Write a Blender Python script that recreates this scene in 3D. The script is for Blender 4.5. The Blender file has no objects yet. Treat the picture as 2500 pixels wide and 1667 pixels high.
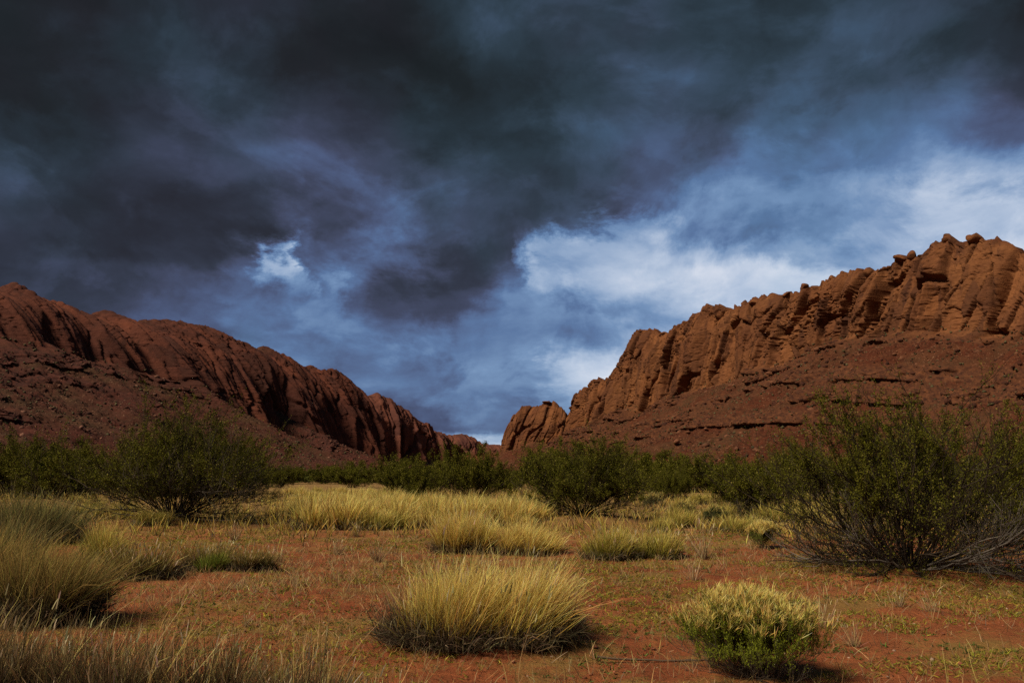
import bpy, math, random
import numpy as np
from mathutils import Vector

S = bpy.context.scene
COL = S.collection
R_ = math.radians

# ------------------------------------------------------------------ camera
cam_data = bpy.data.cameras.new("camera")
cam = bpy.data.objects.new("camera", cam_data)
COL.objects.link(cam)
EYE = 1.5
cam.location = (0, 0, EYE)
cam.rotation_euler = (R_(90 + 9.34), 0, 0)
cam_data.lens = 28
cam_data.sensor_width = 36
cam_data.clip_start = 0.05
cam_data.clip_end = 20000
S.camera = cam

# ------------------------------------------------------------------ sun, sky, exposure
SUN_AZ, SUN_EL = -126.0, 47.0           # azimuth from +Y towards +X
sd = Vector((math.sin(R_(SUN_AZ)) * math.cos(R_(SUN_EL)), math.cos(R_(SUN_AZ)) * math.cos(R_(SUN_EL)), math.sin(R_(SUN_EL))))
sun_data = bpy.data.lights.new("sun", 'SUN')
sun_data.energy = 4.7
sun_data.angle = R_(14.0)
sun_data.color = (1.0, 0.86, 0.64)
sun = bpy.data.objects.new("sun", sun_data)
sun.rotation_euler = (-sd).to_track_quat('-Z', 'Y').to_euler()
sun.location = (-60, 30, 60)
COL.objects.link(sun)

S.view_settings.view_transform = 'Standard'
S.view_settings.look = 'None'
S.view_settings.exposure = 0.15
S.view_settings.gamma = 1.0
S.view_settings.use_curve_mapping = False
S.render.engine = 'CYCLES'
S.cycles.use_denoising = False
try:
    S.cycles.denoiser = 'OPENIMAGEDENOISE'
    S.cycles.denoising_input_passes = 'RGB_ALBEDO_NORMAL'
except Exception:
    pass
S.cycles.max_bounces = 5
S.cycles.diffuse_bounces = 3
S.cycles.glossy_bounces = 2
S.cycles.transparent_max_bounces = 4
S.cycles.sample_clamp_indirect = 2.0
S.cycles.sample_clamp_direct = 4.0


class NT:
    """small helper round a node tree"""
    def __init__(self, tree):
        self.t = tree
        tree.nodes.clear()

    def n(self, kind, **kw):
        nd = self.t.nodes.new(kind)
        for k, v in kw.items():
            setattr(nd, k, v)
        return nd

    def put(self, sock, v):
        if hasattr(v, 'is_output'):
            self.t.links.new(v, sock)
        elif v is not None:
            sock.default_value = v

    def m(self, op, a, b=None, c=None, clamp=False):
        nd = self.n('ShaderNodeMath', operation=op)
        nd.use_clamp = clamp
        self.put(nd.inputs[0], a)
        if b is not None: self.put(nd.inputs[1], b)
        if c is not None: self.put(nd.inputs[2], c)
        return nd.outputs[0]

    def vm(self, op, a, b=None):
        nd = self.n('ShaderNodeVectorMath', operation=op)
        self.put(nd.inputs[0], a)
        if b is not None:
            if op == 'SCALE': self.put(nd.inputs['Scale'], b)
            else: self.put(nd.inputs[1], b)
        return nd.outputs[0]

    def noise(self, vec, scale, detail=4.0, rough=0.5, dist=0.0, col=False):
        nd = self.n('ShaderNodeTexNoise')
        self.put(nd.inputs['Vector'], vec)
        nd.inputs['Scale'].default_value = scale
        nd.inputs['Detail'].default_value = detail
        nd.inputs['Roughness'].default_value = rough
        nd.inputs['Distortion'].default_value = dist
        return nd.outputs['Color' if col else 'Fac']

    def ramp(self, fac, stops, interp='LINEAR'):
        nd = self.n('ShaderNodeValToRGB')
        cr = nd.color_ramp
        cr.interpolation = interp
        while len(cr.elements) < len(stops):
            cr.elements.new(0.5)
        for i, (p, c) in enumerate(sorted(stops, key=lambda q: q[0])):
            cr.elements[i].position = min(1.0, max(0.0, p))
            cr.elements[i].color = (c, c, c, 1) if not hasattr(c, '__len__') else tuple(c)[:3] + (1,)
        self.put(nd.inputs[0], fac)
        return nd.outputs[0]

    def mix(self, f, a, b, mode='MIX'):
        nd = self.n('ShaderNodeMix', data_type='RGBA', blend_type=mode)
        self.put(nd.inputs[0], f)
        self.put(nd.inputs[6], a if hasattr(a, 'is_output') else tuple(a)[:3] + (1,))
        self.put(nd.inputs[7], b if hasattr(b, 'is_output') else tuple(b)[:3] + (1,))
        return nd.outputs[2]

    def mapr(self, v, a, b, c=0.0, d=1.0, smooth=True):
        nd = self.n('ShaderNodeMapRange')
        nd.interpolation_type = 'SMOOTHSTEP' if smooth else 'LINEAR'
        self.put(nd.inputs[0], v)
        for i, x in enumerate((a, b, c, d)):
            nd.inputs[i + 1].default_value = x
        return nd.outputs[0]


def lin(r, g, b):
    f = lambda c: (c / 255 / 12.92) if c <= 10 else ((c / 255 + 0.055) / 1.055) ** 2.4
    return (f(r), f(g), f(b))


world = bpy.data.worlds.new("World")
S.world = world
world.use_nodes = True
w = NT(world.node_tree)
geo = w.n('ShaderNodeTexCoord').outputs['Generated']
sep = w.n('ShaderNodeSeparateXYZ')
w.put(sep.inputs[0], geo)
dx, dy, dz = sep.outputs
az = w.m('ARCTAN2', dx, dy)
hor = w.m('SQRT', w.m('ADD', w.m('MULTIPLY', dx, dx), w.m('MULTIPLY', dy, dy)))
hor = w.m('MAXIMUM', hor, 0.02)
ca = w.m('MAXIMUM', w.m('DIVIDE', dy, hor), 0.6)
vv = w.m('DIVIDE', w.m('DIVIDE', dz, hor), ca)            # tan of the elevation, corrected to straight cloud rows
# cloud-deck coordinates: where the direction meets a flat cloud base
zz = w.m('ADD', w.m('MAXIMUM', dz, 0.0), 0.16)
cmb = w.n('ShaderNodeCombineXYZ')
w.put(cmb.inputs[0], w.m('DIVIDE', dx, zz))
w.put(cmb.inputs[1], w.m('DIVIDE', dy, zz))
w.put(cmb.inputs[2], w.m('MULTIPLY', dz, 1.5))
deck = cmb.outputs[0]
wa = w.noise(deck, 1.5, 9.0, 0.62, 0.0, True)
wb = w.noise(w.vm('ADD', w.vm('MULTIPLY', geo, (1.0, 1.0, 1.4)), (3.1, 7.7, 1.3)), 7.0, 10.0, 0.66, 0.3, True)
wadd = w.vm('ADD', w.vm('SCALE', w.vm('SUBTRACT', wa, (.5, .5, .5)), 0.12), w.vm('SCALE', w.vm('SUBTRACT', wb, (.5, .5, .5)), 0.16))
ws = w.n('ShaderNodeSeparateXYZ'); w.put(ws.inputs[0], wadd)
azw = w.m('ADD', az, w.m('MULTIPLY', ws.outputs[0], 1.2))
# less warping towards the horizon where the deck is far off
vw = w.m('ADD', vv, w.m('MULTIPLY', ws.outputs[1], w.mapr(vv, 0.0, 0.35, 0.25, 0.9)))
AZ_MAX = R_(60)
fa = w.m('ADD', w.m('MULTIPLY', azw, 0.5 / AZ_MAX), 0.5, clamp=True)
SKY_ROWS = [
    (0.0294, [(0.0, 0.26), (0.2291, 0.6), (0.2571, 0.6), (0.2871, 0.6), (0.319, 0.6), (0.3527, 0.6), (0.388, 0.65), (0.4246, 0.75), (0.462, 0.82), (0.5, 0.8), (0.538, 0.7), (0.5754, 0.7), (0.612, 0.6), (0.6473, 0.6), (0.681, 0.6), (0.7129, 0.6), (0.7429, 0.5), (0.7709, 0.5), (1.0, 0.3)]),
    (0.0456, [(0.0, 0.26), (0.2285, 0.5), (0.2566, 0.5), (0.2866, 0.5), (0.3186, 0.5), (0.3523, 0.5), (0.3877, 0.5), (0.4244, 0.6), (0.4619, 0.7), (0.5, 0.66), (0.5381, 0.6), (0.5756, 0.6), (0.6123, 0.6), (0.6477, 0.5), (0.6814, 0.5), (0.7134, 0.5), (0.7434, 0.5), (0.7715, 0.5), (1.0, 0.3)]),
    (0.0575, [(0.0, 0.26), (0.2281, 0.4), (0.2562, 0.4), (0.2862, 0.4), (0.3182, 0.4), (0.3521, 0.4), (0.3875, 0.4), (0.4242, 0.42), (0.4619, 0.38), (0.5, 0.4), (0.5381, 0.5), (0.5758, 0.6), (0.6125, 0.6), (0.6479, 0.5), (0.6818, 0.5), (0.7138, 0.5), (0.7438, 0.5), (0.7719, 0.5), (1.0, 0.3)]),
    (0.0782, [(0.0, 0.26), (0.2273, 0.4), (0.2555, 0.4), (0.2856, 0.4), (0.3177, 0.4), (0.3516, 0.4), (0.3871, 0.42), (0.424, 0.46), (0.4617, 0.42), (0.5, 0.44), (0.5383, 0.6), (0.576, 0.7), (0.6129, 0.6), (0.6484, 0.6), (0.6823, 0.6), (0.7144, 0.6), (0.7445, 0.5), (0.7727, 0.5), (1.0, 0.3)]),
    (0.1111, [(0.0, 0.26), (0.2262, 0.42), (0.2544, 0.42), (0.2846, 0.42), (0.3168, 0.42), (0.3508, 0.5), (0.3865, 0.54), (0.4236, 0.55), (0.4615, 0.54), (0.5, 0.58), (0.5385, 0.84), (0.5764, 0.88), (0.6135, 0.7), (0.6492, 0.7), (0.6832, 0.6), (0.7154, 0.6), (0.7456, 0.6), (0.7738, 0.5), (1.0, 0.3)]),
    (0.1444, [(0.0, 0.26), (0.225, 0.42), (0.2533, 0.42), (0.2836, 0.42), (0.3159, 0.45), (0.3501, 0.58), (0.3859, 0.55), (0.4232, 0.52), (0.4613, 0.5), (0.5, 0.52), (0.5195, 0.58), (0.5387, 0.82), (0.5768, 0.92), (0.6141, 0.8), (0.6499, 0.7), (0.6841, 0.7), (0.7164, 0.6), (0.7467, 0.6), (0.775, 0.6), (1.0, 0.3)]),
    (0.178, [(0.0, 0.26), (0.2238, 0.4), (0.2522, 0.4), (0.2826, 0.42), (0.315, 0.46), (0.3493, 0.6), (0.3854, 0.54), (0.4227, 0.36), (0.4611, 0.46), (0.5, 0.52), (0.5389, 0.56), (0.5773, 0.68), (0.6146, 0.8), (0.6507, 0.7), (0.685, 0.7), (0.7174, 0.7), (0.7478, 0.7), (0.7762, 0.6), (1.0, 0.3)]),
    (0.2121, [(0.0, 0.26), (0.2226, 0.3), (0.2511, 0.31), (0.2816, 0.37), (0.3141, 0.42), (0.3486, 0.6), (0.3848, 0.55), (0.4012, 0.36), (0.4223, 0.24), (0.4609, 0.26), (0.4798, 0.4), (0.5, 0.5), (0.5391, 0.6), (0.5777, 0.7), (0.6152, 0.82), (0.6514, 0.82), (0.6859, 0.78), (0.7184, 0.7), (0.7489, 0.7), (0.7774, 0.7), (1.0, 0.3)]),
    (0.2465, [(0.0, 0.26), (0.2214, 0.22), (0.2499, 0.27), (0.2805, 0.33), (0.3132, 0.36), (0.3411, 0.52), (0.3629, 0.72), (0.3754, 0.54), (0.3841, 0.6), (0.4007, 0.44), (0.4219, 0.27), (0.4607, 0.21), (0.5, 0.4), (0.5145, 0.72), (0.5393, 0.8), (0.5781, 0.84), (0.6159, 0.86), (0.6522, 0.86), (0.6868, 0.82), (0.7195, 0.78), (0.7501, 0.78), (0.7786, 0.78), (1.0, 0.3)]),
    (0.2812, [(0.0, 0.26), (0.2202, 0.17), (0.2488, 0.18), (0.2795, 0.21), (0.3123, 0.24), (0.3403, 0.46), (0.3536, 0.9), (0.3667, 0.88), (0.3747, 0.5), (0.3835, 0.5), (0.4215, 0.48), (0.4605, 0.22), (0.5, 0.28), (0.5038, 0.46), (0.5199, 0.8), (0.5395, 0.86), (0.5785, 0.86), (0.6165, 0.76), (0.653, 0.62), (0.6877, 0.62), (0.7205, 0.62), (0.7512, 0.72), (0.7798, 0.72), (1.0, 0.3)]),
    (0.3164, [(0.0, 0.26), (0.219, 0.2), (0.2477, 0.19), (0.2784, 0.21), (0.3113, 0.21), (0.3462, 0.23), (0.3829, 0.35), (0.4211, 0.52), (0.4603, 0.33), (0.5, 0.31), (0.52, 0.36), (0.5397, 0.46), (0.5604, 0.78), (0.5789, 0.76), (0.6171, 0.6), (0.6538, 0.48), (0.6887, 0.48), (0.7216, 0.55), (0.7523, 0.72), (0.781, 0.66), (1.0, 0.3)]),
    (0.3519, [(0.0, 0.26), (0.2178, 0.24), (0.2465, 0.22), (0.2774, 0.22), (0.3104, 0.2), (0.3454, 0.24), (0.3823, 0.36), (0.4206, 0.42), (0.46, 0.33), (0.5, 0.3), (0.54, 0.38), (0.5794, 0.52), (0.6177, 0.56), (0.6546, 0.56), (0.6896, 0.53), (0.7226, 0.56), (0.7535, 0.74), (0.7822, 0.66), (1.0, 0.3)]),
    (0.3878, [(0.0, 0.26), (0.2166, 0.3), (0.2453, 0.25), (0.2763, 0.24), (0.3094, 0.26), (0.3446, 0.32), (0.3817, 0.4), (0.4202, 0.3), (0.4598, 0.27), (0.5, 0.28), (0.5402, 0.36), (0.5798, 0.46), (0.6183, 0.47), (0.6554, 0.46), (0.6906, 0.46), (0.7237, 0.45), (0.7547, 0.6), (0.7834, 0.52), (1.0, 0.3)]),
    (0.4486, [(0.0, 0.26), (0.2145, 0.19), (0.2434, 0.17), (0.2745, 0.2), (0.3078, 0.22), (0.3433, 0.26), (0.3806, 0.27), (0.4195, 0.2), (0.4594, 0.15), (0.5, 0.21), (0.5406, 0.4), (0.5805, 0.43), (0.6194, 0.4), (0.6567, 0.37), (0.6922, 0.38), (0.7255, 0.39), (0.7566, 0.38), (0.7855, 0.33), (1.0, 0.3)]),
    (0.5106, [(0.0, 0.26), (0.2124, 0.1), (0.2414, 0.13), (0.2727, 0.16), (0.3062, 0.24), (0.3419, 0.25), (0.3795, 0.2), (0.4187, 0.13), (0.4591, 0.12), (0.5, 0.2), (0.5409, 0.33), (0.5813, 0.36), (0.6205, 0.32), (0.6581, 0.3), (0.6938, 0.31), (0.7273, 0.31), (0.7586, 0.28), (0.7876, 0.24), (1.0, 0.3)]),
    (0.5737, [(0.0, 0.26), (0.2103, 0.08), (0.2394, 0.1), (0.2708, 0.17), (0.3045, 0.2), (0.3405, 0.19), (0.3784, 0.11), (0.418, 0.09), (0.4587, 0.13), (0.5, 0.24), (0.5413, 0.28), (0.582, 0.28), (0.6216, 0.24), (0.6595, 0.25), (0.6955, 0.28), (0.7292, 0.26), (0.7606, 0.22), (0.7897, 0.16), (1.0, 0.3)]),
    (0.6381, [(0.0, 0.26), (0.2081, 0.1), (0.2373, 0.1), (0.2689, 0.15), (0.3029, 0.14), (0.3391, 0.13), (0.3773, 0.08), (0.4172, 0.1), (0.4583, 0.16), (0.5, 0.2), (0.5417, 0.22), (0.5828, 0.22), (0.6227, 0.22), (0.6609, 0.24), (0.6971, 0.27), (0.7311, 0.25), (0.7627, 0.2), (0.7919, 0.12), (1.0, 0.3)])]
acc = None
prev_v = None
for v, stops in SKY_ROWS:
    row = w.ramp(fa, stops, 'EASE')
    acc = row if acc is None else w.mix(w.mapr(vw, prev_v, v), acc, row)
    prev_v = v
top = w.ramp(w.noise(geo, 2.0, 5.0, 0.55), [(0.3, .2), (0.7, .42)])
acc = w.mix(w.mapr(vw, 0.66, 1.0), acc, top)
sL = acc
det = w.noise(w.vm('ADD', deck, (11.0, 5.0, 0.0)), 1.1, 10.0, 0.58, 0.35)
det2 = w.noise(w.vm('ADD', w.vm('MULTIPLY', geo, (1.0, 1.0, 1.5)), (1.0, 5.0, 2.0)), 6.0, 10.0, 0.56, 0.5)
# billows: folded noise gives rounded bases with creases between them
bvec = w.vm('ADD', w.vm('MULTIPLY', geo, (1.0, 1.0, 1.7)), w.vm('SCALE', w.vm('SUBTRACT', wb, (.5, .5, .5)), 0.10))
f1 = w.noise(w.vm('ADD', bvec, (6.0, 1.0, 3.0)), 3.0, 7.0, 0.46, 0.0)
f2 = w.noise(w.vm('ADD', bvec, (2.0, 8.0, 5.0)), 8.0, 6.0, 0.5, 0.0)
bil = w.m('SUBTRACT', w.m('ADD', w.m('MULTIPLY', w.m('ABSOLUTE', w.m('SUBTRACT', f1, 0.5)), 1.5), w.m('MULTIPLY', w.m('ABSOLUTE', w.m('SUBTRACT', f2, 0.5)), 0.5)), 0.18)
dsum = w.m('ADD', w.m('MULTIPLY', w.m('SUBTRACT', det, 0.5), 0.26), w.m('MULTIPLY', w.m('SUBTRACT', det2, 0.5), 0.34))
dsum = w.m('ADD', dsum, w.m('MULTIPLY', bil, 0.50))
# torn edges of the lower cloud banks
e1 = w.noise(w.vm('ADD', w.vm('MULTIPLY', geo, (1.0, 1.0, 1.6)), (9.0, 4.0, 7.0)), 3.6, 12.0, 0.58, 0.35)
e2 = w.noise(w.vm('ADD', w.vm('MULTIPLY', geo, (1.0, 1.0, 1.4)), (5.0, 6.0, 1.0)), 7.5, 11.0, 0.6, 0.4)
dsum = w.m('ADD', dsum, w.m('MULTIPLY', w.m('SUBTRACT', w.mapr(e1, 0.475, 0.545), 0.5), 0.085))
dsum = w.m('ADD', dsum, w.m('MULTIPLY', w.m('SUBTRACT', w.mapr(e2, 0.47, 0.55), 0.5), 0.035))
amp = w.mapr(sL, 0.05, 0.55, 0.45, 1.0)
Lf = w.m('ADD', sL, w.m('MULTIPLY', dsum, amp), clamp=True)
cloud = w.ramp(Lf, [(0.0, lin(28, 31, 35)), (0.08, lin(34, 38, 43)), (0.15, lin(41, 49, 58)), (0.22, lin(50, 61, 74)), (0.30, lin(62, 75, 95)),
                    (0.40, lin(74, 95, 125)), (0.5, lin(86, 117, 157)), (0.6, lin(113, 144, 183)), (0.7, lin(150, 174, 204)),
                    (0.8, lin(184, 201, 222)), (0.9, lin(212, 222, 235)), (1.0, lin(238, 242, 248))])
hue = w.noise(w.vm('ADD', geo, (4.0, 2.0, 9.0)), 3.2, 4.0, 0.5)
mauve = w.mix(1.0, cloud, (1.13, 0.94, 1.03), 'MULTIPLY')
teal = w.mix(1.0, cloud, (0.92, 1.04, 1.02), 'MULTIPLY')
tinted = w.mix(w.mapr(w.m('ADD', w.m('ADD', hue, w.m('MULTIPLY', az, 0.07)), w.mapr(vv, 0.2, 0.6, -0.15, 0.08)), 0.36, 0.60), mauve, teal)
cloud = w.mix(w.mapr(Lf, 0.34, 0.62, 1.0, 0.15), cloud, tinted)
sky = w.n('ShaderNodeTexSky', sky_type='NISHITA')
sky.sun_disc = False
sky.sun_elevation = R_(SUN_EL)
sky.sun_rotation = R_(SUN_AZ)
sky.altitude = 900
# the clear sky only glimmers through where the deck thins out
clear = w.mix(w.m('MULTIPLY', w.mapr(Lf, 0.35, 0.6), 0.10), w.mix(1.0, cloud, (10, 10, 10), 'MULTIPLY'), sky.outputs[0])
bg = w.n('ShaderNodeBackground')
w.put(bg.inputs[0], clear)
bg.inputs[1].default_value = 0.09
wo = w.n('ShaderNodeOutputWorld')
w.put(wo.inputs[0], bg.outputs[0])
for nd in w.t.nodes:                      # exact vector multiply beyond 1
    if nd.bl_idname == 'ShaderNodeMix':
        nd.clamp_result = False
        nd.clamp_factor = True

# ------------------------------------------------------------------ numpy noise
def _h(ix, iy, iz, seed=0):
    with np.errstate(over='ignore'):
        n = (ix.astype(np.int64) * 374761393 + iy.astype(np.int64) * 668265263 + iz.astype(np.int64) * 1274126177 + seed * 974634941) & 0xffffffff
        n = n.astype(np.uint32)
        n ^= n >> np.uint32(13); n *= np.uint32(1274126177); n ^= n >> np.uint32(16)
        n *= np.uint32(2246822519); n ^= n >> np.uint32(15)
    return n.astype(np.float64) / 4294967296.0


def vnoise(x, y, z=None, seed=0):
    """smooth value noise, -1..1"""
    if z is None:
        z = np.zeros_like(x)
    x0, y0, z0 = np.floor(x), np.floor(y), np.floor(z)
    fx, fy, fz = x - x0, y - y0, z - z0
    q = lambda t: t * t * t * (t * (t * 6 - 15) + 10)
    fx, fy, fz = q(fx), q(fy), q(fz)
    r = 0
    for i in (0, 1):
        for j in (0, 1):
            for k in (0, 1):
                wgt = (fx if i else 1 - fx) * (fy if j else 1 - fy) * (fz if k else 1 - fz)
                r = r + wgt * _h(x0 + i, y0 + j, z0 + k, seed)
    return r * 2 - 1


def fbm(x, y, z=None, octv=4, seed=0, rough=0.5):
    a, s, t, f = 1.0, 0.0, 0.0, 1.0
    for o in range(octv):
        s = s + a * vnoise(x * f + o * 17.3, y * f - o * 9.1, None if z is None else z * f + o * 4.7, seed + o)
        t += a; a *= rough; f *= 2.03
    return s / t


def ridged(x, y, octv=3, seed=0):
    a, s, t, f = 1.0, 0.0, 0.0, 1.0
    for o in range(octv):
        s = s + a * (1 - np.abs(vnoise(x * f + o * 7.7, y * f + o * 3.1, None, seed + o)) * 2)
        t += a; a *= 0.5; f *= 2.1
    return s / t


def vor(x, y, seed=0, jit=0.85):
    """F1, F2 and the cell's random value"""
    x0, y0 = np.floor(x), np.floor(y)
    f1 = np.full(x.shape, 9.0); f2 = np.full(x.shape, 9.0); idv = np.zeros(x.shape)
    for i in (-1, 0, 1):
        for j in (-1, 0, 1):
            cx, cy = x0 + i, y0 + j
            zz0 = np.zeros_like(cx)
            px = cx + .5 + jit * (_h(cx, cy, zz0, seed) - .5)
            py = cy + .5 + jit * (_h(cx, cy, zz0 + 1, seed) - .5)
            d = np.hypot(px - x, py - y)
            m = d < f1
            f2 = np.where(m, f1, np.minimum(f2, d))
            idv = np.where(m, _h(cx, cy, zz0 + 2, seed), idv)
            f1 = np.where(m, d, f1)
    return f1, f2, idv


def vor5(x, y, seed=0, jit=0.9):
    """F1, F2, and for the nearest and second nearest cell: value and offset from its centre"""
    x0, y0 = np.floor(x), np.floor(y)
    big_ = np.full(x.shape, 9.0)
    f1, f2 = big_.copy(), big_.copy()
    c1 = [np.zeros(x.shape) for _ in range(3)]; c2 = [np.zeros(x.shape) for _ in range(3)]
    for i in (-1, 0, 1):
        for j in (-1, 0, 1):
            cx, cy = x0 + i, y0 + j
            zz0 = np.zeros_like(cx)
            ex = x - (cx + .5 + jit * (_h(cx, cy, zz0, seed) - .5))
            ey = y - (cy + .5 + jit * (_h(cx, cy, zz0 + 1, seed) - .5))
            new = (_h(cx, cy, zz0 + 2, seed), ex, ey)
            d = np.hypot(ex, ey)
            m = d < f1
            m2 = (~m) & (d < f2)
            for q in range(3):
                c2[q] = np.where(m, c1[q], np.where(m2, new[q], c2[q]))
                c1[q] = np.where(m, new[q], c1[q])
            f2 = np.where(m, f1, np.where(m2, d, f2))
            f1 = np.where(m, d, f1)
    return f1, f2, c1, c2


sst = lambda a, b, x: (lambda t: t * t * (3 - 2 * t))(np.clip((x - a) / (b - a), 0, 1))

# ------------------------------------------------------------------ mesh helpers
def mesh_np(name, V, F, mat=None, cols=None, smooth=False):
    """V (n,3); F list of integer arrays (m,3) or (m,4); cols {attribute: (n,3)}"""
    me = bpy.data.meshes.new(name)
    if not isinstance(F, (list, tuple)):
        F = [F]
    F = [f for f in F if len(f)]
    V = np.asarray(V, dtype=np.float32)
    me.vertices.add(len(V)); me.vertices.foreach_set('co', V.ravel())
    loops = np.concatenate([f.ravel() for f in F]).astype(np.int32)
    sizes = np.concatenate([np.full(len(f), f.shape[1], dtype=np.int32) for f in F])
    me.loops.add(len(loops)); me.loops.foreach_set('vertex_index', loops)
    me.polygons.add(len(sizes))
    starts = np.zeros(len(sizes), dtype=np.int32); starts[1:] = np.cumsum(sizes)[:-1]
    me.polygons.foreach_set('loop_start', starts)
    try:
        me.polygons.foreach_set('loop_total', sizes)
    except Exception:
        pass
    if smooth:
        me.polygons.foreach_set('use_smooth', np.ones(len(sizes), dtype=bool))
    if cols:
        for k, c in cols.items():
            at = me.attributes.new(k, 'FLOAT_COLOR', 'POINT')
            a4 = np.ones((len(V), 4), dtype=np.float32); a4[:, :3] = c
            at.data.foreach_set('color', a4.ravel())
    if mat is not None:
        me.materials.append(mat)
    me.update(calc_edges=True)
    me.validate()
    return me


def link(name, me, parent=None, loc=(0, 0, 0), **props):
    o = bpy.data.objects.new(name, me)
    COL.objects.link(o)
    o.location = loc
    if parent is not None:
        o.parent = parent
    for k, v in props.items():
        o[k] = v
    return o


def grid_faces(nr, nc):
    i = np.arange(nr - 1)[:, None] * nc + np.arange(nc - 1)[None, :]
    i = i.ravel()
    return np.stack([i, i + 1, i + nc + 1, i + nc], 1)


# ------------------------------------------------------------------ materials
def material(name):
    m = bpy.data.materials.new(name); m.use_nodes = True
    t = NT(m.node_tree)
    out = t.n('ShaderNodeOutputMaterial')
    b = t.n('ShaderNodeBsdfPrincipled')
    b.inputs['Specular IOR Level'].default_value = 0.25
    t.t.links.new(b.outputs[0], out.inputs[0])
    return m, t, b, out


def attr(t, name):
    nd = t.n('ShaderNodeAttribute'); nd.attribute_name = name
    return nd.outputs['Color']


def bump(t, b, h, strength, dist):
    nd = t.n('ShaderNodeBump')
    nd.inputs['Strength'].default_value = strength
    nd.inputs['Distance'].default_value = dist
    t.put(nd.inputs['Height'], h)
    t.t.links.new(nd.outputs[0], b.inputs['Normal'])


def rock_material(name, cliff, cliff2, dark, talus, talus2, scale=1.0):
    m, t, b, out = material(name)
    pos = t.n('ShaderNodeNewGeometry').outputs['Position']
    k = t.n('ShaderNodeSeparateXYZ'); t.put(k.inputs[0], attr(t, 'zone'))
    cl, blk, led = k.outputs
    stretch = t.vm('MULTIPLY', pos, (1.0, 1.0, 0.16))
    strat = t.vm('MULTIPLY', pos, (0.12, 0.12, 1.0))
    n1 = t.noise(pos, 0.025 * scale, 6, 0.6)
    n2 = t.noise(pos, 0.35 * scale, 6, 0.65)
    streak = t.noise(stretch, 0.16 * scale, 5, 0.62, 0.3)
    layer = t.noise(strat, 0.22 * scale, 5, 0.65)
    c = t.mix(t.mapr(n1, 0.3, 0.7), cliff, cliff2)
    c = t.mix(t.mapr(layer, 0.35, 0.7, 0.0, 0.55), c, t.mix(0.5, cliff2, dark))
    c = t.mix(t.mapr(streak, 0.52, 0.72, 0.0, 0.75), c, dark)
    c = t.mix(t.m('MULTIPLY', t.mapr(blk, 0.50, 0.95), 0.60), c, dark)
    c = t.mix(t.mapr(blk, 0.10, 0.40, 0.5, 0.0), c, t.mix(1.0, cliff, (1.25, 1.2, 1.15), 'MULTIPLY'))
    tl = t.mix(t.mapr(n2, 0.35, 0.7), talus, talus2)
    tl = t.mix(t.mapr(n1, 0.42, 0.62, 0.0, 0.8), tl, t.mix(0.5, talus2, (0.080, 0.050, 0.024)))
    speck = t.noise(pos, 0.9 * scale, 3, 0.8)
    tl = t.mix(t.mapr(speck, 0.60, 0.70, 0.0, 0.8), tl, (0.055, 0.046, 0.022))
    tl = t.mix(t.mapr(t.noise(pos, 0.10 * scale, 7, 0.7), 0.45, 0.62, 0, .6), tl, t.mix(.5, talus, cliff2))
    tl = t.mix(t.mapr(speck, 0.32, 0.40, 0.8, 0.0), tl, t.mix(0.5, cliff, (0.34, 0.22, 0.15)))
    tl = t.mix(led, tl, t.mix(t.mapr(n2, 0.3, 0.7), cliff2, dark))
    c = t.mix(cl, tl, c)
    c = t.mix(t.mapr(n2, 0.3, 0.75, 0.0, 0.5), c, t.mix(1.0, c, (0.6, 0.56, 0.55), 'MULTIPLY'))
    t.put(b.inputs['Base Color'], c)
    b.inputs['Roughness'].default_value = 0.95
    b.inputs['Specular IOR Level'].default_value = 0.1
    bump(t, b, t.m('ADD', t.m('MULTIPLY', t.noise(pos, 0.5 * scale, 7, 0.7), 1.0), t.m('MULTIPLY', t.noise(strat, 1.1 * scale, 4, 0.6), 0.5)), 0.55, 1.2 / scale)
    return m


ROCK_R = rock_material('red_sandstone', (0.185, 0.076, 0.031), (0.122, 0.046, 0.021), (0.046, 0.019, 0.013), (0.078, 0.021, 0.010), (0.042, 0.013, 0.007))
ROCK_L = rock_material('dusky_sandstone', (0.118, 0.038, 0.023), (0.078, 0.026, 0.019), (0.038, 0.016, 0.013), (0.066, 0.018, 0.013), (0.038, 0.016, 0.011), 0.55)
ROCK_F = rock_material('far_sandstone', (0.16, 0.056, 0.036), (0.11, 0.040, 0.030), (0.055, 0.023, 0.021), (0.10, 0.034, 0.024), (0.065, 0.027, 0.022), 0.3)

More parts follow.
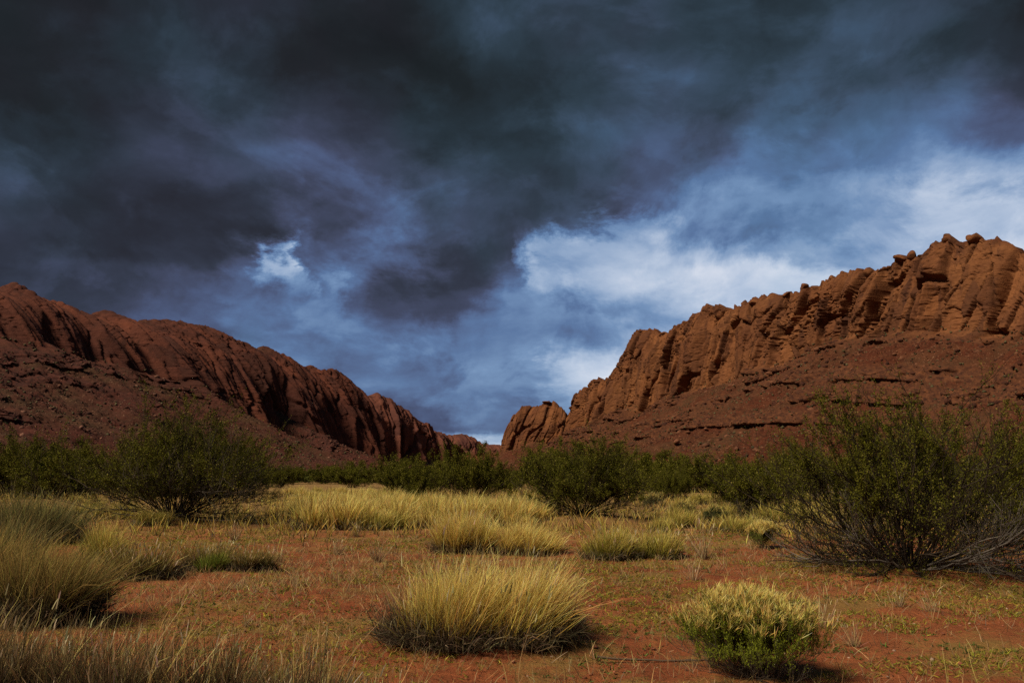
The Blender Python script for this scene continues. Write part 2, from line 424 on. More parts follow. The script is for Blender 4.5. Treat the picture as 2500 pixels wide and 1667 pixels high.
# ------------------------------------------------------------------ ridges
def ridge(name, crest, base, mat, ds, nt, nc, talus_deg, kq, amp, seed, depth=150.0, ledge=1.0, col=15.0, tal_n=1.0, smooth_top=1.5, right_rub=0.0, layers=1.0, base_n=.25, big_k=.5):
    """A mesa side: talus slope, cliff, rounded crest and back slope, swept along its crest line."""
    cr = np.array(crest, float); ba = np.array(base, float)
    d = cr[-1, :2] - cr[0, :2]
    d /= np.linalg.norm(d)
    nrm = np.array([d[1], -d[0]])
    if np.dot(nrm, -cr[len(cr) // 2, :2]) < 0:
        nrm = -nrm                                   # towards the valley
    o0 = cr[0, :2]
    sc = (cr[:, :2] - o0) @ d; sb = (ba[:, :2] - o0) @ d
    ns = int(abs(sc[-1]) / ds) + 2
    s = np.linspace(sc[0], sc[-1], ns)
    zc = np.interp(s, sc, cr[:, 2]); zb0 = np.interp(s, sb, ba[:, 2])
    zb0 = zb0 + base_n * (zc - zb0) * (fbm(s / (col * 5), s * 0 + .2, None, 3, seed + 14, .6) * .9)
    zb0 = np.minimum(zb0, zc * 0.93)
    zc = zc + smooth_top * fbm(s / 9.0, s * 0 + seed, None, 4, seed) 
    blocky = vor(s / (col * .45), s * 0 + .5, seed + 3)[2]
    blocky2 = vor(s / (col * 1.1), s * 0 + .5, seed + 5)[2]
    zc = zc + smooth_top * (1.3 * (blocky - .5) * 2 + 1.6 * (blocky2 - .5) * 2)
    kqs = kq if not hasattr(kq, '__len__') else kq[0] + (kq[1] - kq[0]) * sst(0, 1, s / s.max())
    qb = kqs * (zc - zb0) + 2
    qb = qb * (1 + .35 * fbm(s / 70.0, s * 0, None, 2, seed + 5))
    P0 = o0[None, :] + s[:, None] * d[None, :]
    Bp = P0 + nrm[None, :] * qb[:, None]
    zb = EYE + (zb0 - EYE) * np.linalg.norm(Bp, axis=1) / np.linalg.norm(P0, axis=1)
    tanT = math.tan(R_(talus_deg))
    qf = qb + zb / tanT * 1.15 + 8
    T = np.linspace(0, 1, nt, endpoint=False)
    U = np.linspace(0, 1, nc)
    W = np.linspace(0, 1, 26)[1:]
    rows_q, rows_z, wc, wt = [], [], [], []
    for t in T:
        rows_q.append(qf + (qb - qf) * t)
        rows_z.append((zb + 2) * (0.62 * t + 0.38 * t * t) - 2)
        wc.append(float(sst(.93, 1.0, np.float64(t)))); wt.append(1 - wc[-1])
    for u in U:
        rows_q.append(qb * (1 - 0.62 * u - 0.38 * u ** 5))
        rows_z.append(zb + (zc - zb) * u)
        wc.append(1.0 - .45 * float(sst(.93, 1, np.float64(u)))); wt.append(0.0)
    for v in W:
        rows_q.append(-depth * v * np.ones_like(s))
        rows_z.append(zc * (1 - v ** 1.6) - 3 * sst(0, .12, np.float64(v)) - 2 * v)
        wc.append(max(0.0, .55 - v * 3)); wt.append(0.4)
    Q = np.array(rows_q); Z = np.array(rows_z)
    WC = np.array(wc)[:, None] * np.ones_like(Q); WT = np.array(wt)[:, None] * np.ones_like(Q)
    SS = s[None, :] * np.ones_like(Q)
    front = np.arange(len(Q))[:, None] < nt + nc
    # ---- cliff relief, pushed out along the valley normal: leaning slabs, joints, broken blocks
    lean = SS - 0.20 * Z
    wx = lean + 6 * fbm(SS / 40, Z / 40, None, 2, seed + 11); wz = Z + 5 * fbm(SS / 34, Z / 34, None, 2, seed + 12)
    big = ridged(wx / (col * 4.0), wz / 260, 3, seed + 1)

    def slabs(x, y, w_, h_, off, tx, ty, joint, sd_, soft=.26):
        """flat-faced pieces: each cell its own offset and tilt, a sloping flank and a narrow recessed joint"""
        a1, a2, c1, c2 = vor5(x / w_, y / h_, sd_)

        def face(c):
            ai, ax, ay = c
            z0 = np.zeros(ai.shape, np.int64)
            r1 = _h((ai * 9973).astype(np.int64), (ai * 613).astype(np.int64), z0, sd_ + 1)
            r2 = _h((ai * 7919).astype(np.int64), (ai * 307).astype(np.int64), z0, sd_ + 2)
            return (ai - .5) * off + ax * w_ * (r1 - .5) * tx + ay * h_ * (r2 - .72) * ty
        k = .5 + .5 * sst(0, soft, a2 - a1)
        return face(c1) * k + face(c2) * (1 - k) - sst(.12, .0, a2 - a1) * joint, c1[0]
    A1, idc = slabs(wx, wz, col * 1.05, col * 4.6, .70 * col, 1.5, .10, .42 * col, seed + 2)
    A2, idb = slabs(wx + 3 * idc, wz, col * .46, col * 1.15, .20 * col, 1.4, .32, .11 * col, seed + 4)
    A3, idh = slabs(lean + idb * 3, wz, col * .17, col * .19, .060 * col, 1.4, .8, .035 * col, seed + 6)
    relh = np.clip((Z - zb[None, :]) / np.maximum(zc - zb, 5)[None, :], 0, 1)
    rubble = sst(-.15, .35, fbm(SS / 60, Z / 45, None, 3, seed + 13) + .35 * (relh - .6) + right_rub * sst(.55, .9, SS / SS.max()) * .35)
    fine = fbm(SS / (col * .22), Z / (col * .30), Q / (col * .2), 5, seed + 7, .58) * .05 * col
    zl = Z + 2.4 * fbm(SS / 60, Z / 60, None, 3, seed + 8) + SS * 0.02
    stp = lambda z, w: (lambda f: np.where(f < .72, f / .72, (1 - f) / .28))((z / w) % 1.0) - .5
    sm = sst(.42, .12, relh) * sst(-.25, .25, fbm(SS / 80, Z / 60, None, 2, seed + 9) + right_rub * sst(.6, .85, SS / SS.max()) * .5)
    strat = stp(zl, col * .16) * .045 * col * (.12 + sm) + stp(zl + 3, col * .45) * .085 * col * sm
    ampS = (amp[0] + (amp[1] - amp[0]) * sst(0, 1, SS / SS.max())) if hasattr(amp, '__len__') else amp
    top_k = 1 - .55 * sst(.72, 1.0, relh)
    strat = strat * sst(-.35, .35, fbm(SS / 17, Z / 8, None, 3, seed + 15)) * 1.2
    D = WC * ampS * top_k * ((big - .35) * col * big_k + A1 * 1.1 + A2 * (.6 + .7 * rubble) + A3 * (.4 + 1.4 * rubble) + fine + strat * layers)
    # ---- talus relief: gullies, hummocks and broken ledges
    gul = ridged(SS / 34 + .4 * fbm(SS / 40, Q / 60, None, 2, seed + 21), Q / 170, 3, seed + 20)
    hum = fbm(SS / 22, Q / 22, None, 5, seed + 22, .58)
    led = np.zeros_like(Q); ledm = np.zeros_like(Q)
    zrel = Z / np.maximum(zb[None, :], 5)
    for j, (zf, thick) in enumerate(((.30, .05), (.47, .08), (.63, .06), (.80, .10), (.92, .06))):
        zw = zrel + .035 * fbm(SS / 80, SS * 0 + j, None, 3, seed + 30 + j)
        m = sst(-.12, .16, fbm(SS / 110 + j * 5, SS * 0 + .3, None, 3, seed + 40 + j)) * ledge
        prof = sst(zf - .012, zf, zw) * (1 - sst(zf + thick * .75, zf + thick * 2.4, zw))
        k1, k2, kid = vor(SS / 9, zrel * 26, seed + 50 + j)
        led += m * prof * (3.4 + 3.0 * (kid - .5) - 1.6 * sst(.12, 0, k2 - k1)) * sst(-.35, .2, fbm(SS / 16, zrel * 9, None, 3, seed + 55 + j))
        ledm = np.maximum(ledm, m * prof)
    DT = WT * tal_n * (gul * 5.0 + hum * 3.6 + led)
    DT[0, :] = 0
    D = D + DT * np.where(front, 1, .3)
    rub = vor(SS / 2.6, Q / 2.6, seed + 60)
    Z = Z + WT * tal_n * np.where(front, 1, .3) * (np.maximum(0, .42 - rub[0]) * 3.2 * (rub[2] > .45) + hum * 1.0) * (Z > 2)
    # crest: broken rounded blocks
    top_u = sst(nt + nc * .72, nt + nc - 1, np.arange(len(Q))[:, None] * np.ones_like(Q)) * (1 - sst(nt + nc - 1, nt + nc + 10, np.arange(len(Q))[:, None] * 1.0))
    c1, c2, cid = vor(SS / (col * .42), Q / (col * .42), seed + 70)
    Z = Z + top_u * (amp if not hasattr(amp, '__len__') else .5) * smooth_top * ((.5 - c1) * 2.2 + (cid - .5) * 2.6)
    ends = np.minimum(sst(0, 25, np.abs(SS - s[0])), 1.0)
    X = P0[None, :, 0] + nrm[0] * (Q + D)
    Y = P0[None, :, 1] + nrm[1] * (Q + D)
    V = np.stack([X, Y, Z], -1).reshape(-1, 3)
    zone = np.stack([np.where(front, WC, .3), idb * .7 + idc * .3, ledm * WT], -1).reshape(-1, 3)
    F = grid_faces(len(Q), ns)
    # face orientation: upwards/outwards
    a, b_, c_ = V[F[len(F) // 2][0]], V[F[len(F) // 2][1]], V[F[len(F) // 2][3]]
    mid = len(F) // 4
    a, b_, c_ = V[F[mid][0]], V[F[mid][1]], V[F[mid][3]]
    if np.cross(b_ - a, c_ - a)[2] < 0:
        F = F[:, ::-1]
    me = mesh_np(name, V, F, mat, {'zone': zone})
    return me, np.stack([X, Y, Z], -1), nt, nc


RC = [(68.4, 1156.5, 48.0), (76.8, 1136.5, 74.9), (83.2, 1121.3, 80.0), (90.2, 1104.7, 109.0), (100.2, 1080.8, 115.6), (107.5, 1063.5, 122.0), (109.9, 1057.8, 123.7), (125.6, 1020.4, 119.4), (130.1, 1009.7, 130.4), (136.7, 993.9, 147.8), (143.0, 979.0, 153.8), (146.0, 971.8, 166.3), (151.2, 959.4, 171.2), (158.9, 941.2, 170.7), (166.2, 923.7, 168.6), (170.4, 913.8, 161.1), (180.0, 891.0, 157.6), (183.4, 882.8, 161.2), (190.0, 867.1, 165.7), (196.5, 851.8, 171.5), (205.6, 830.1, 173.7), (211.4, 816.2, 173.7), (216.9, 803.2, 169.1), (222.1, 790.6, 162.9), (227.5, 777.8, 167.3), (238.8, 750.9, 166.7), (245.9, 734.2, 164.3), (251.6, 720.6, 164.6), (262.4, 694.9, 164.8), (272.5, 670.8, 165.7), (281.9, 648.4, 165.0), (290.7, 627.4, 163.4), (299.1, 607.4, 166.0), (306.1, 590.7, 164.9), (311.3, 578.3, 164.1), (315.8, 567.6, 168.4), (319.3, 559.3, 168.6), (324.0, 548.1, 167.2), (327.8, 539.2, 163.5), (332.7, 527.6, 159.7), (336.1, 519.5, 154.3), (338.1, 514.6, 146.8), (339.3, 511.7, 142.4), (344.2, 500.1, 130.5), (354.1, 476.5, 118.9), (367.4, 444.9, 106.0), (410.0, 343.0, 104.0), (480.0, 176.0, 98.0), (540.0, 34.0, 90.0)]
RB = [(68.4, 1156.5, 46.7), (101.9, 1076.7, 59.3), (157.0, 945.7, 72.8), (197.3, 849.8, 79.6), (225.4, 783.0, 88.5), (249.6, 725.3, 100.2), (270.5, 675.5, 106.6), (288.8, 632.1, 108.7), (318.4, 561.4, 93.6), (337.2, 516.7, 92.0), (366.3, 447.6, 81.2), (480.0, 176.0, 80.0)]
LC = [(-760.0, 190.0, 150.0), (-680.0, 424.0, 176.0), (-585.8, 705.8, 183.6), (-566.9, 761.7, 189.2), (-544.8, 826.9, 195.8), (-540.0, 840.9, 200.5), (-534.9, 856.1, 198.7), (-527.6, 877.6, 192.6), (-518.2, 905.4, 189.4), (-508.1, 935.1, 183.9), (-500.0, 958.9, 192.9), (-491.1, 985.3, 189.2), (-482.0, 1012.3, 193.2), (-469.9, 1047.8, 202.9), (-454.0, 1094.9, 204.5), (-442.8, 1128.0, 211.9), (-438.2, 1141.4, 209.9), (-433.4, 1155.6, 202.7), (-420.5, 1193.6, 197.2), (-406.9, 1233.7, 196.9), (-392.5, 1276.2, 200.0), (-380.9, 1310.7, 194.4), (-368.5, 1347.2, 184.8), (-354.8, 1387.8, 181.8), (-352.2, 1395.3, 185.9), (-347.6, 1408.9, 181.4), (-332.8, 1452.6, 187.0), (-320.5, 1489.0, 186.7), (-312.6, 1512.3, 176.2), (-306.8, 1529.4, 150.4), (-301.6, 1544.7, 105.4), (-296.0, 1561.1, 43.2)]
LB = [(-760.0, 190.0, 110.0), (-583.9, 711.3, 136.2), (-542.9, 832.3, 145.0), (-506.3, 940.3, 132.0), (-484.1, 1006.1, 113.3), (-458.8, 1080.7, 94.8), (-429.9, 1166.0, 79.9), (-396.4, 1264.8, 69.4), (-357.0, 1381.2, 57.0), (-309.6, 1521.1, 34.0), (-295.6, 1562.5, 20.7)]
FC = [(-546.5, 2088.8, 242.8), (-449.8, 2177.8, 243.5), (-423.7, 2201.9, 219.5), (-410.1, 2214.4, 213.4), (-376.5, 2245.3, 220.1), (-343.6, 2275.6, 198.0), (-298.6, 2317.1, 176.3), (-251.9, 2360.1, 141.0), (-203.9, 2404.3, 115.0), (-154.2, 2450.1, 86.7), (-122.1, 2479.6, 54.5)]
FB = [(-540.0, 2094.8, 51.9), (-405.7, 2218.4, 43.0), (-296.0, 2319.4, 38.6), (-202.9, 2405.3, 36.1), (-122.0, 2479.8, 31.9)]
GC = [(-488.1, 3247.1, 193.5), (-388.7, 3306.8, 179.1), (-320.4, 3347.8, 164.9), (-285.7, 3368.6, 162.3), (-197.1, 3421.7, 157.5), (-142.5, 3454.5, 136.6), (-96.3, 3482.2, 118.9), (-49.5, 3510.3, 121.7), (46.4, 3567.8, 106.4), (247.7, 3688.6, 90.2)]
GB = [(-485.2, 3248.9, 62.2), (247.2, 3688.3, 46.7)]
BC = [(-82.9, 1321.6, 24.8), (-68.3, 1313.5, 30.3), (-39.3, 1297.4, 32.0), (-19.5, 1286.4, 35.2), (-16.0, 1284.5, 46.2), (-9.1, 1280.6, 70.3), (1.4, 1274.8, 90.7), (15.2, 1267.1, 104.0), (33.7, 1256.8, 106.6), (43.8, 1251.2, 106.1), (51.8, 1246.8, 109.9), (67.1, 1238.3, 107.8), (83.2, 1229.3, 94.2), (85.7, 1228.0, 80.8), (95.9, 1222.3, 73.8), (145.4, 1194.8, 56.0)]
BB = [(-82.9, 1321.6, 20.5), (-19.5, 1286.4, 29.0), (30.0, 1258.9, 38.5), (82.8, 1229.6, 50.9), (145.3, 1194.9, 46.3)]

me, GR, ntR, ncR = ridge('right_cliff', RC, RB, ROCK_R, 0.85, 190, 230, 28, 0.24, 1.0, 7, depth=160, col=16.0, right_rub=1.0, layers=.4, ledge=1.3, tal_n=1.5, smooth_top=1.3)
link('mesa', me, kind='structure', label='orange sandstone mesa with a broken cliff and red talus slope')
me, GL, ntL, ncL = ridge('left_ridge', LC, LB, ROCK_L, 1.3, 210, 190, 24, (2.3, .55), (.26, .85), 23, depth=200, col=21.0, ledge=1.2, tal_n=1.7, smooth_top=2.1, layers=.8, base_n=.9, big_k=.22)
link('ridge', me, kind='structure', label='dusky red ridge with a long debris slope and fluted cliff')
me, _, _, _ = ridge('canyon_wall', FC, FB, ROCK_F, 2.6, 40, 110, 30, 0.5, .8, 31, depth=500, col=50.0, tal_n=1.5, smooth_top=3)
link('canyon_wall', me, kind='structure', label='dark canyon wall beyond the left ridge')
me, _, _, _ = ridge('far_hills', GC, GB, ROCK_F, 4.0, 30, 70, 24, 0.9, .6, 37, depth=800, col=70.0, tal_n=2, smooth_top=3)
link('far_hills', me, kind='structure', label='low far hills at the head of the valley')
me, _, _, _ = ridge('butte', BC, BB, ROCK_R, 0.75, 60, 130, 26, 0.42, .9, 43, depth=90, col=13.0, smooth_top=1.2)
link('butte', me, kind='structure', label='small craggy butte left of the mesa')

# ------------------------------------------------------------------ ground
MOUNDS = [(5.56, 11.6, .20, 1.5), (-9.9, 23.7, .22, 2.2), (2.2, 25.9, .2, 2.0), (-.24, 7.7, .05, .8), (1.8, 6.5, .05, .5), (-4.65, 8.2, .07, .9)]


def gz(x, y):
    x = np.asarray(x, float); y = np.asarray(y, float)
    r = np.hypot(x, y)
    fade = 1 - sst(60, 160, r)
    z = fade * (.06 * fbm(x / 6.0, y / 6.0, None, 3, 101) + .035 * fbm(x / 1.4, y / 1.4, None, 3, 102))
    for mx, my, mh, mr in MOUNDS:
        z = z + mh * np.exp(-((x - mx) ** 2 + (y - my) ** 2) / mr ** 2)
    return z


m, t, b, out = material('red_soil')
pos = t.n('ShaderNodeNewGeometry').outputs['Position']
n1 = t.noise(pos, 0.32, 5, 0.55)
n2 = t.noise(pos, 2.2, 7, 0.65)
n3 = t.noise(t.vm('MULTIPLY', pos, (1, 1, 1)), 22.0, 5, 0.7)
n4 = t.noise(t.vm('ADD', pos, (40, 7, 0)), 0.75, 8, 0.68)
c = t.mix(t.mapr(n2, 0.3, 0.7), (0.29, 0.088, 0.034), (0.175, 0.050, 0.022))
c = t.mix(t.mapr(n1, 0.45, 0.7, 0, .6), c, (0.33, 0.125, 0.050))
c = t.mix(t.mapr(n3, 0.5, 0.68, 0, .75), c, (0.12, 0.038, 0.020))
c = t.mix(t.mapr(n3, 0.28, 0.40, .35, 0), c, (0.44, 0.20, 0.11))
yy = t.n('ShaderNodeSeparateXYZ'); t.put(yy.inputs[0], pos)
litter = t.mapr(t.m('ADD', n4, t.m('MULTIPLY', n3, .25)), 0.59, 0.74, 0, .65)
c = t.mix(litter, c, (0.215, 0.150, 0.045))
far = t.mapr(yy.outputs[1], 15.0, 28.0, 0.0, .75)
c = t.mix(far, c, t.mix(n2, (0.25, 0.16, 0.06), (0.15, 0.11, 0.045)))
t.put(b.inputs['Base Color'], c)
b.inputs['Roughness'].default_value = 0.97
b.inputs['Specular IOR Level'].default_value = 0.08
bump(t, b, t.m('ADD', t.m('MULTIPLY', n3, .6), n2), 1.0, 0.08)
SOIL = m

azs = np.concatenate([np.arange(-180, -46, 6.0), np.arange(-46, 46, .16), np.arange(46, 180.1, 6.0)])
rs = np.concatenate([np.linspace(.4, 3.2, 6), np.geomspace(3.5, 60, 330), np.geomspace(62, 9000, 60)])
A, Rr = np.meshgrid(np.radians(azs), rs)
gx, gy = Rr * np.sin(A), Rr * np.cos(A)
g = gz(gx, gy)
nearm = (1 - sst(14, 45, Rr))
v1, v2, vid = vor(gx / .22, gy / .22, 111)
g = g + nearm * (.034 * fbm(gx / .35, gy / .35, None, 5, 103, .62) + .016 * np.maximum(0, .38 - v1) * (vid > .6))
v1, v2, vid = vor(gx / .6, gy / .45, 112)
g = g - nearm * .022 * np.maximum(0, .45 - v1) * (vid > .72)
g[-20:, :] -= 0
V = np.stack([gx, gy, g], -1).reshape(-1, 3)
me = mesh_np('ground', V, grid_faces(len(rs), len(azs))[:, ::-1], SOIL, None, smooth=True)
V0 = None
link('ground', me, kind='structure', label='red sandy desert floor')

# ------------------------------------------------------------------ loose rock and low brush on the slopes
def ico(sub=1):
    import bmesh
    bm = bmesh.new(); bmesh.ops.create_icosphere(bm, subdivisions=sub, radius=1.0)
    V = np.array([v.co[:] for v in bm.verts]); F = np.array([[v.index for v in f.verts] for f in bm.faces])
    bm.free(); return V, F


ICO1, ICO2, ICO3 = ico(1), ico(2), ico(3)


def rot_z(P, a):
    c, s = np.cos(a), np.sin(a)
    return np.stack([P[..., 0] * c - P[..., 1] * s, P[..., 0] * s + P[..., 1] * c, P[..., 2]], -1)


def lumps(name, pts, size, mat, rng, flat=.7, ico_=None, jag=.35, colf=None):
    """many rough little bodies joined into one mesh"""
    V0, F0 = ico_ or ICO1
    n = len(pts)
    jit = 1 + jag * (rng.random((n, len(V0))) - .5) * 2
    V = V0[None] * jit[..., None] * size[:, None, None] * (.7 + .6 * rng.random((n, 1, 3))) * np.array([1, 1, flat])
    V = rot_z(V, rng.random((n, 1)) * 6.28) + pts[:, None, :]
    F = (F0[None] + (np.arange(n) * len(V0))[:, None, None]).reshape(-1, 3)
    cols = None
    if colf is not None:
        cols = {'tint': np.repeat(colf, len(V0), axis=0)}
    return mesh_np(name, V.reshape(-1, 3), F, mat, cols)


m, t, b, out = material('loose_rock')
t.put(b.inputs['Base Color'], t.mix(t.mapr(t.noise(t.n('ShaderNodeNewGeometry').outputs['Position'], 1.2, 5, .6), .3, .7), attr(t, 'tint'), t.mix(1.0, attr(t, 'tint'), (.6, .52, .5), 'MULTIPLY')))
b.inputs['Roughness'].default_value = .95
LOOSE = m
rng = np.random.default_rng(5)


def slope_points(G, r0, r1, n, rng, bias=1.0):
    nr, nc_ = G.shape[:2]
    i = (r0 + (r1 - r0) * rng.random(n) ** bias).astype(int); j = rng.integers(2, nc_ - 2, n)
    P = G[i, j] * 1.0
    P[:, :2] += rng.normal(0, .8, (n, 2))
    return P


def scatter_slope(G, nt, nrock, nbrush, smin, smax, nm, pal_dark, pal_pale):
    P = slope_points(G, 10, nt, nrock, rng)
    keep = fbm(P[:, 0] / 45, P[:, 1] / 45, P[:, 2] / 30, 3, 71) > -.25
    P = P[keep]
    sz = (smin + (smax - smin) * rng.random(len(P)) ** 5) * np.where(rng.random(len(P)) < .006, 1.9, 1.0)
    u = rng.random((len(P), 1))
    c = np.where(u < .6, np.array(pal_dark), np.array(pal_pale)) * (.7 + .6 * rng.random((len(P), 1)))
    link('scree', lumps('scree', P, sz, LOOSE, rng, .7, None, .35, c), kind='stuff', label=nm + ' loose rocks')
    P = slope_points(G, 6, nt + 12, nbrush, rng)
    P = P[fbm(P[:, 0] / 60, P[:, 1] / 60, None, 3, 72) > -.3]
    sz = smin * .9 + smax * .36 * rng.random(len(P)) ** 2.5
    c = np.array((.068, .064, .030)) * (.5 + .9 * rng.random((len(P), 1))) + np.array((.02, .012, .006)) * rng.random((len(P), 1))
    link('slope_brush', lumps('slope_brush', P + np.array((0, 0, .25)), sz, LOOSE, rng, .75, None, .5, c), kind='stuff', label=nm + ' grey-green low brush')


scatter_slope(GR, ntR, 16000, 12000, .32, 2.4, 'talus of the right cliff,', (.058, .019, .010), (.15, .062, .032))
scatter_slope(GL, ntL, 8000, 8000, .6, 2.6, 'talus of the left ridge,', (.075, .029, .02), (.16, .075, .05))

# ------------------------------------------------------------------ boulders on the skyline
def boulder_mesh(seed, flat_top=False):
    V, F = ICO3
    V = V.copy(); rr = np.random.default_rng(seed)
    f1, f2, (idv, ox, oy), _c2 = vor5(V[:, 0] * 1.3 + seed, V[:, 2] * 1.3 + V[:, 1] * .9, seed)
    rad = 1 + .10 * (idv - .5) - .10 * sst(.12, 0, f2 - f1) + .12 * fbm(V[:, 0] * 1.4, V[:, 1] * 1.4, V[:, 2] * 1.4 + seed, 4, seed)
    V = V * rad[:, None]
    for _ in range(9):                      # broken flat faces
        n = rr.normal(size=3); n /= np.linalg.norm(n); k = .50 + .30 * rr.random()
        d = V @ n
        V = V - np.maximum(0, d - k)[:, None] * n * .85
    if flat_top:
        V[:, 2] = np.minimum(V[:, 2], .62 + .05 * V[:, 0])
    V[:, 2] = np.maximum(V[:, 2], -.8)
    zone = np.stack([np.ones(len(V)), idv, np.zeros(len(V))], -1)
    return mesh_np('boulder', V, F, ROCK_R, {'zone': zone})


BOULD = [boulder_mesh(200 + i, i % 3 == 1) for i in range(6)]
CREST = GR[ntR + ncR - 40:ntR + ncR + 6].reshape(-1, 3)
BOULDERS = [(320.3, 557.1, 170.9, 7.9, 6.1, 'rounded boulder standing on another at the highest left corner of the right cliff'), (318.4, 561.5, 168.9, 9.8, 6.1, 'broad boulder carrying a rounder one near the top of the right cliff'), (328.4, 537.7, 166.5, 12.3, 6.5, 'large flat-topped block crowning the summit of the right cliff'), (306.5, 589.9, 169.5, 8.4, 6.4, 'egg-shaped boulder alone on the skyline below the right summit'), (302.7, 599.0, 167.2, 11.8, 5.9, 'wide low boulder beside the egg-shaped one on the right skyline'), (290.9, 626.9, 165.4, 11.0, 8.2, 'tall slanted boulder on the skyline, middle of the right cliff'), (263.9, 691.2, 167.1, 7.6, 6.0, 'dark round boulder standing out on the skyline of the right cliff'), (273.5, 668.4, 166.6, 8.0, 4.0, 'low flat boulder just right of the dark round one on the skyline'), (239.0, 750.4, 165.8, 16.4, 6.6, 'slab-topped block on the skyline left of the dark round boulder'), (228.6, 775.3, 167.7, 7.6, 6.8, 'narrow upright block beside the slab-topped block on the skyline'), (158.1, 943.0, 169.4, 15.5, 6.2, 'cap rock on the left prow of the right cliff'), (174.9, 903.0, 160.2, 10.9, 4.9, 'small boulder perched on the skyline of the right cliff'), (190.6, 865.6, 165.4, 6.6, 5.7, 'small boulder perched on the skyline of the right cliff'), (211.4, 816.3, 172.7, 8.0, 3.6, 'small boulder perched on the skyline of the right cliff'), (261.4, 697.3, 165.3, 6.9, 4.6, 'small boulder perched on the skyline of the right cliff'), (278.2, 657.2, 165.0, 5.0, 3.2, 'small boulder perched on the skyline of the right cliff'), (251.6, 720.6, 164.2, 7.9, 3.9, 'small boulder perched on the skyline of the right cliff'), (284.6, 642.0, 164.2, 5.6, 3.5, 'small boulder perched on the skyline of the right cliff'), (298.8, 608.2, 166.2, 6.0, 4.0, 'small boulder perched on the skyline of the right cliff'), (311.1, 579.0, 164.3, 7.0, 3.8, 'small boulder perched on the skyline of the right cliff'), (313.6, 573.0, 165.3, 5.0, 3.1, 'small boulder perched on the skyline of the right cliff'), (324.7, 546.6, 166.4, 7.8, 3.6, 'small boulder perched on the skyline of the right cliff'), (333.8, 524.9, 157.7, 9.2, 4.6, 'dark broad block on the shoulder right of the summit'), (336.3, 519.0, 153.5, 7.4, 5.1, 'small boulder perched on the skyline of the right cliff'), (338.4, 513.9, 146.0, 5.1, 8.4, 'upright block at the right edge of the summit shoulder'), (115.9, 1043.6, 120.9, 13.7, 5.7, 'small boulder perched on the skyline of the right cliff'), (136.7, 994.0, 146.1, 8.7, 5.4, 'small boulder perched on the skyline of the right cliff'), (247.0, 731.5, 163.3, 7.2, 3.6, 'small boulder perched on the skyline of the right cliff')]
for i, (x, y, z, bw, bh, lab) in enumerate(BOULDERS):
    near = CREST[np.hypot(CREST[:, 0] - x, CREST[:, 1] - y) < max(5.0, bw * .5)]
    pk = near[np.argmax(near[:, 2])] if len(near) else np.array((x, y, z))
    o = link('boulder', BOULD[i % 6], None, (pk[0], pk[1], min(z, pk[2] + bh * .05) - bh * .16), label=lab, category='boulder', group='boulders along the crest of the right cliff')
    o.scale = (bw * .48, bw * .48, bh * .66)
    o.rotation_euler = (.12 * math.sin(i * 3.1), .18 * math.sin(i * 1.7), i * 1.3)
cx, cy, cz = (55.8, 1244.5, 110.4)
o = link('boulder', BOULD[1], None, (cx - 1, cy - 3, cz - .8), label='overhanging flat cap rock on top of the small butte', category='boulder', group='boulders along the crest of the right cliff')
o.scale = (8.5, 7, 2.9); o.rotation_euler = (0, .06, .3)

# ------------------------------------------------------------------ plants
def plant_material(name, rough=.7, transl=.25):
    m, t, b, out = material(name)
    c = attr(t, 'tint')
    t.put(b.inputs['Base Color'], c)
    b.inputs['Roughness'].default_value = rough
    b.inputs['Specular IOR Level'].default_value = .05
    if transl:
        tr = t.n('ShaderNodeBsdfTranslucent'); t.put(tr.inputs[0], c)
        mx = t.n('ShaderNodeMixShader'); mx.inputs[0].default_value = transl
        t.t.links.new(b.outputs[0], mx.inputs[1]); t.t.links.new(tr.outputs[0], mx.inputs[2])
        t.t.links.new(mx.outputs[0], out.inputs[0])
    return m


LEAF = plant_material('leaf', .75, .2)
BLADE = plant_material('grass_blade', .8, .35)
TWIG = plant_material('twig_bark', .9, 0)


def unit(v):
    return v / np.maximum(np.linalg.norm(v, axis=-1, keepdims=True), 1e-9)


def grow(rng, P0, D0, L, K, wob, trop):
    """polylines: start, direction, length, K steps, wobble, upward pull"""
    P = [P0]; D = unit(D0)
    L = np.asarray(L); trop = np.asarray(trop)
    up = np.array((0, 0, 1.0))
    for k in range(K):
        D = unit(D + wob * rng.normal(size=D.shape) + (trop if trop.ndim == 0 else trop[:, None]) * up / K)
        P.append(P[-1] + D * (L / K)[:, None])
    return np.stack(P, 1)


def tubes(P, r0, r1, sides=3):
    """P (n,k,3) -> verts, faces"""
    n, k = P.shape[:2]
    T = unit(np.gradient(P, axis=1))
    ref = np.where(np.abs(T[..., 2:3]) > .9, np.array((1.0, 0, 0)), np.array((0, 0, 1.0)))
    a = unit(np.cross(T, ref)); b_ = np.cross(T, a)
    rad = (r0[:, None] + (r1 - r0)[:, None] * np.linspace(0, 1, k)[None, :])
    ang = np.arange(sides) / sides * 2 * np.pi
    V = P[:, :, None, :] + rad[..., None, None] * (a[:, :, None, :] * np.cos(ang)[:, None] + b_[:, :, None, :] * np.sin(ang)[:, None])
    base = np.arange(n)[:, None, None] * k * sides + np.arange(k - 1)[None, :, None] * sides
    i = np.arange(sides)[None, None, :]; j = (i + 1) % sides
    F = np.stack([base + i, base + j, base + sides + j, base + sides + i], -1).reshape(-1, 4)
    return V.reshape(-1, 3), F


def merge(parts):
    V, F, C, off = [], [], [], 0
    for v, f, c in parts:
        V.append(v); C.append(np.broadcast_to(c, v.shape)); F.append(f + off); off += len(v)
    q = [f for f in F if f.shape[1] == 4]; t3 = [f for f in F if f.shape[1] == 3]
    FF = ([np.concatenate(q)] if q else []) + ([np.concatenate(t3)] if t3 else [])
    return np.concatenate(V), FF, np.concatenate(C)


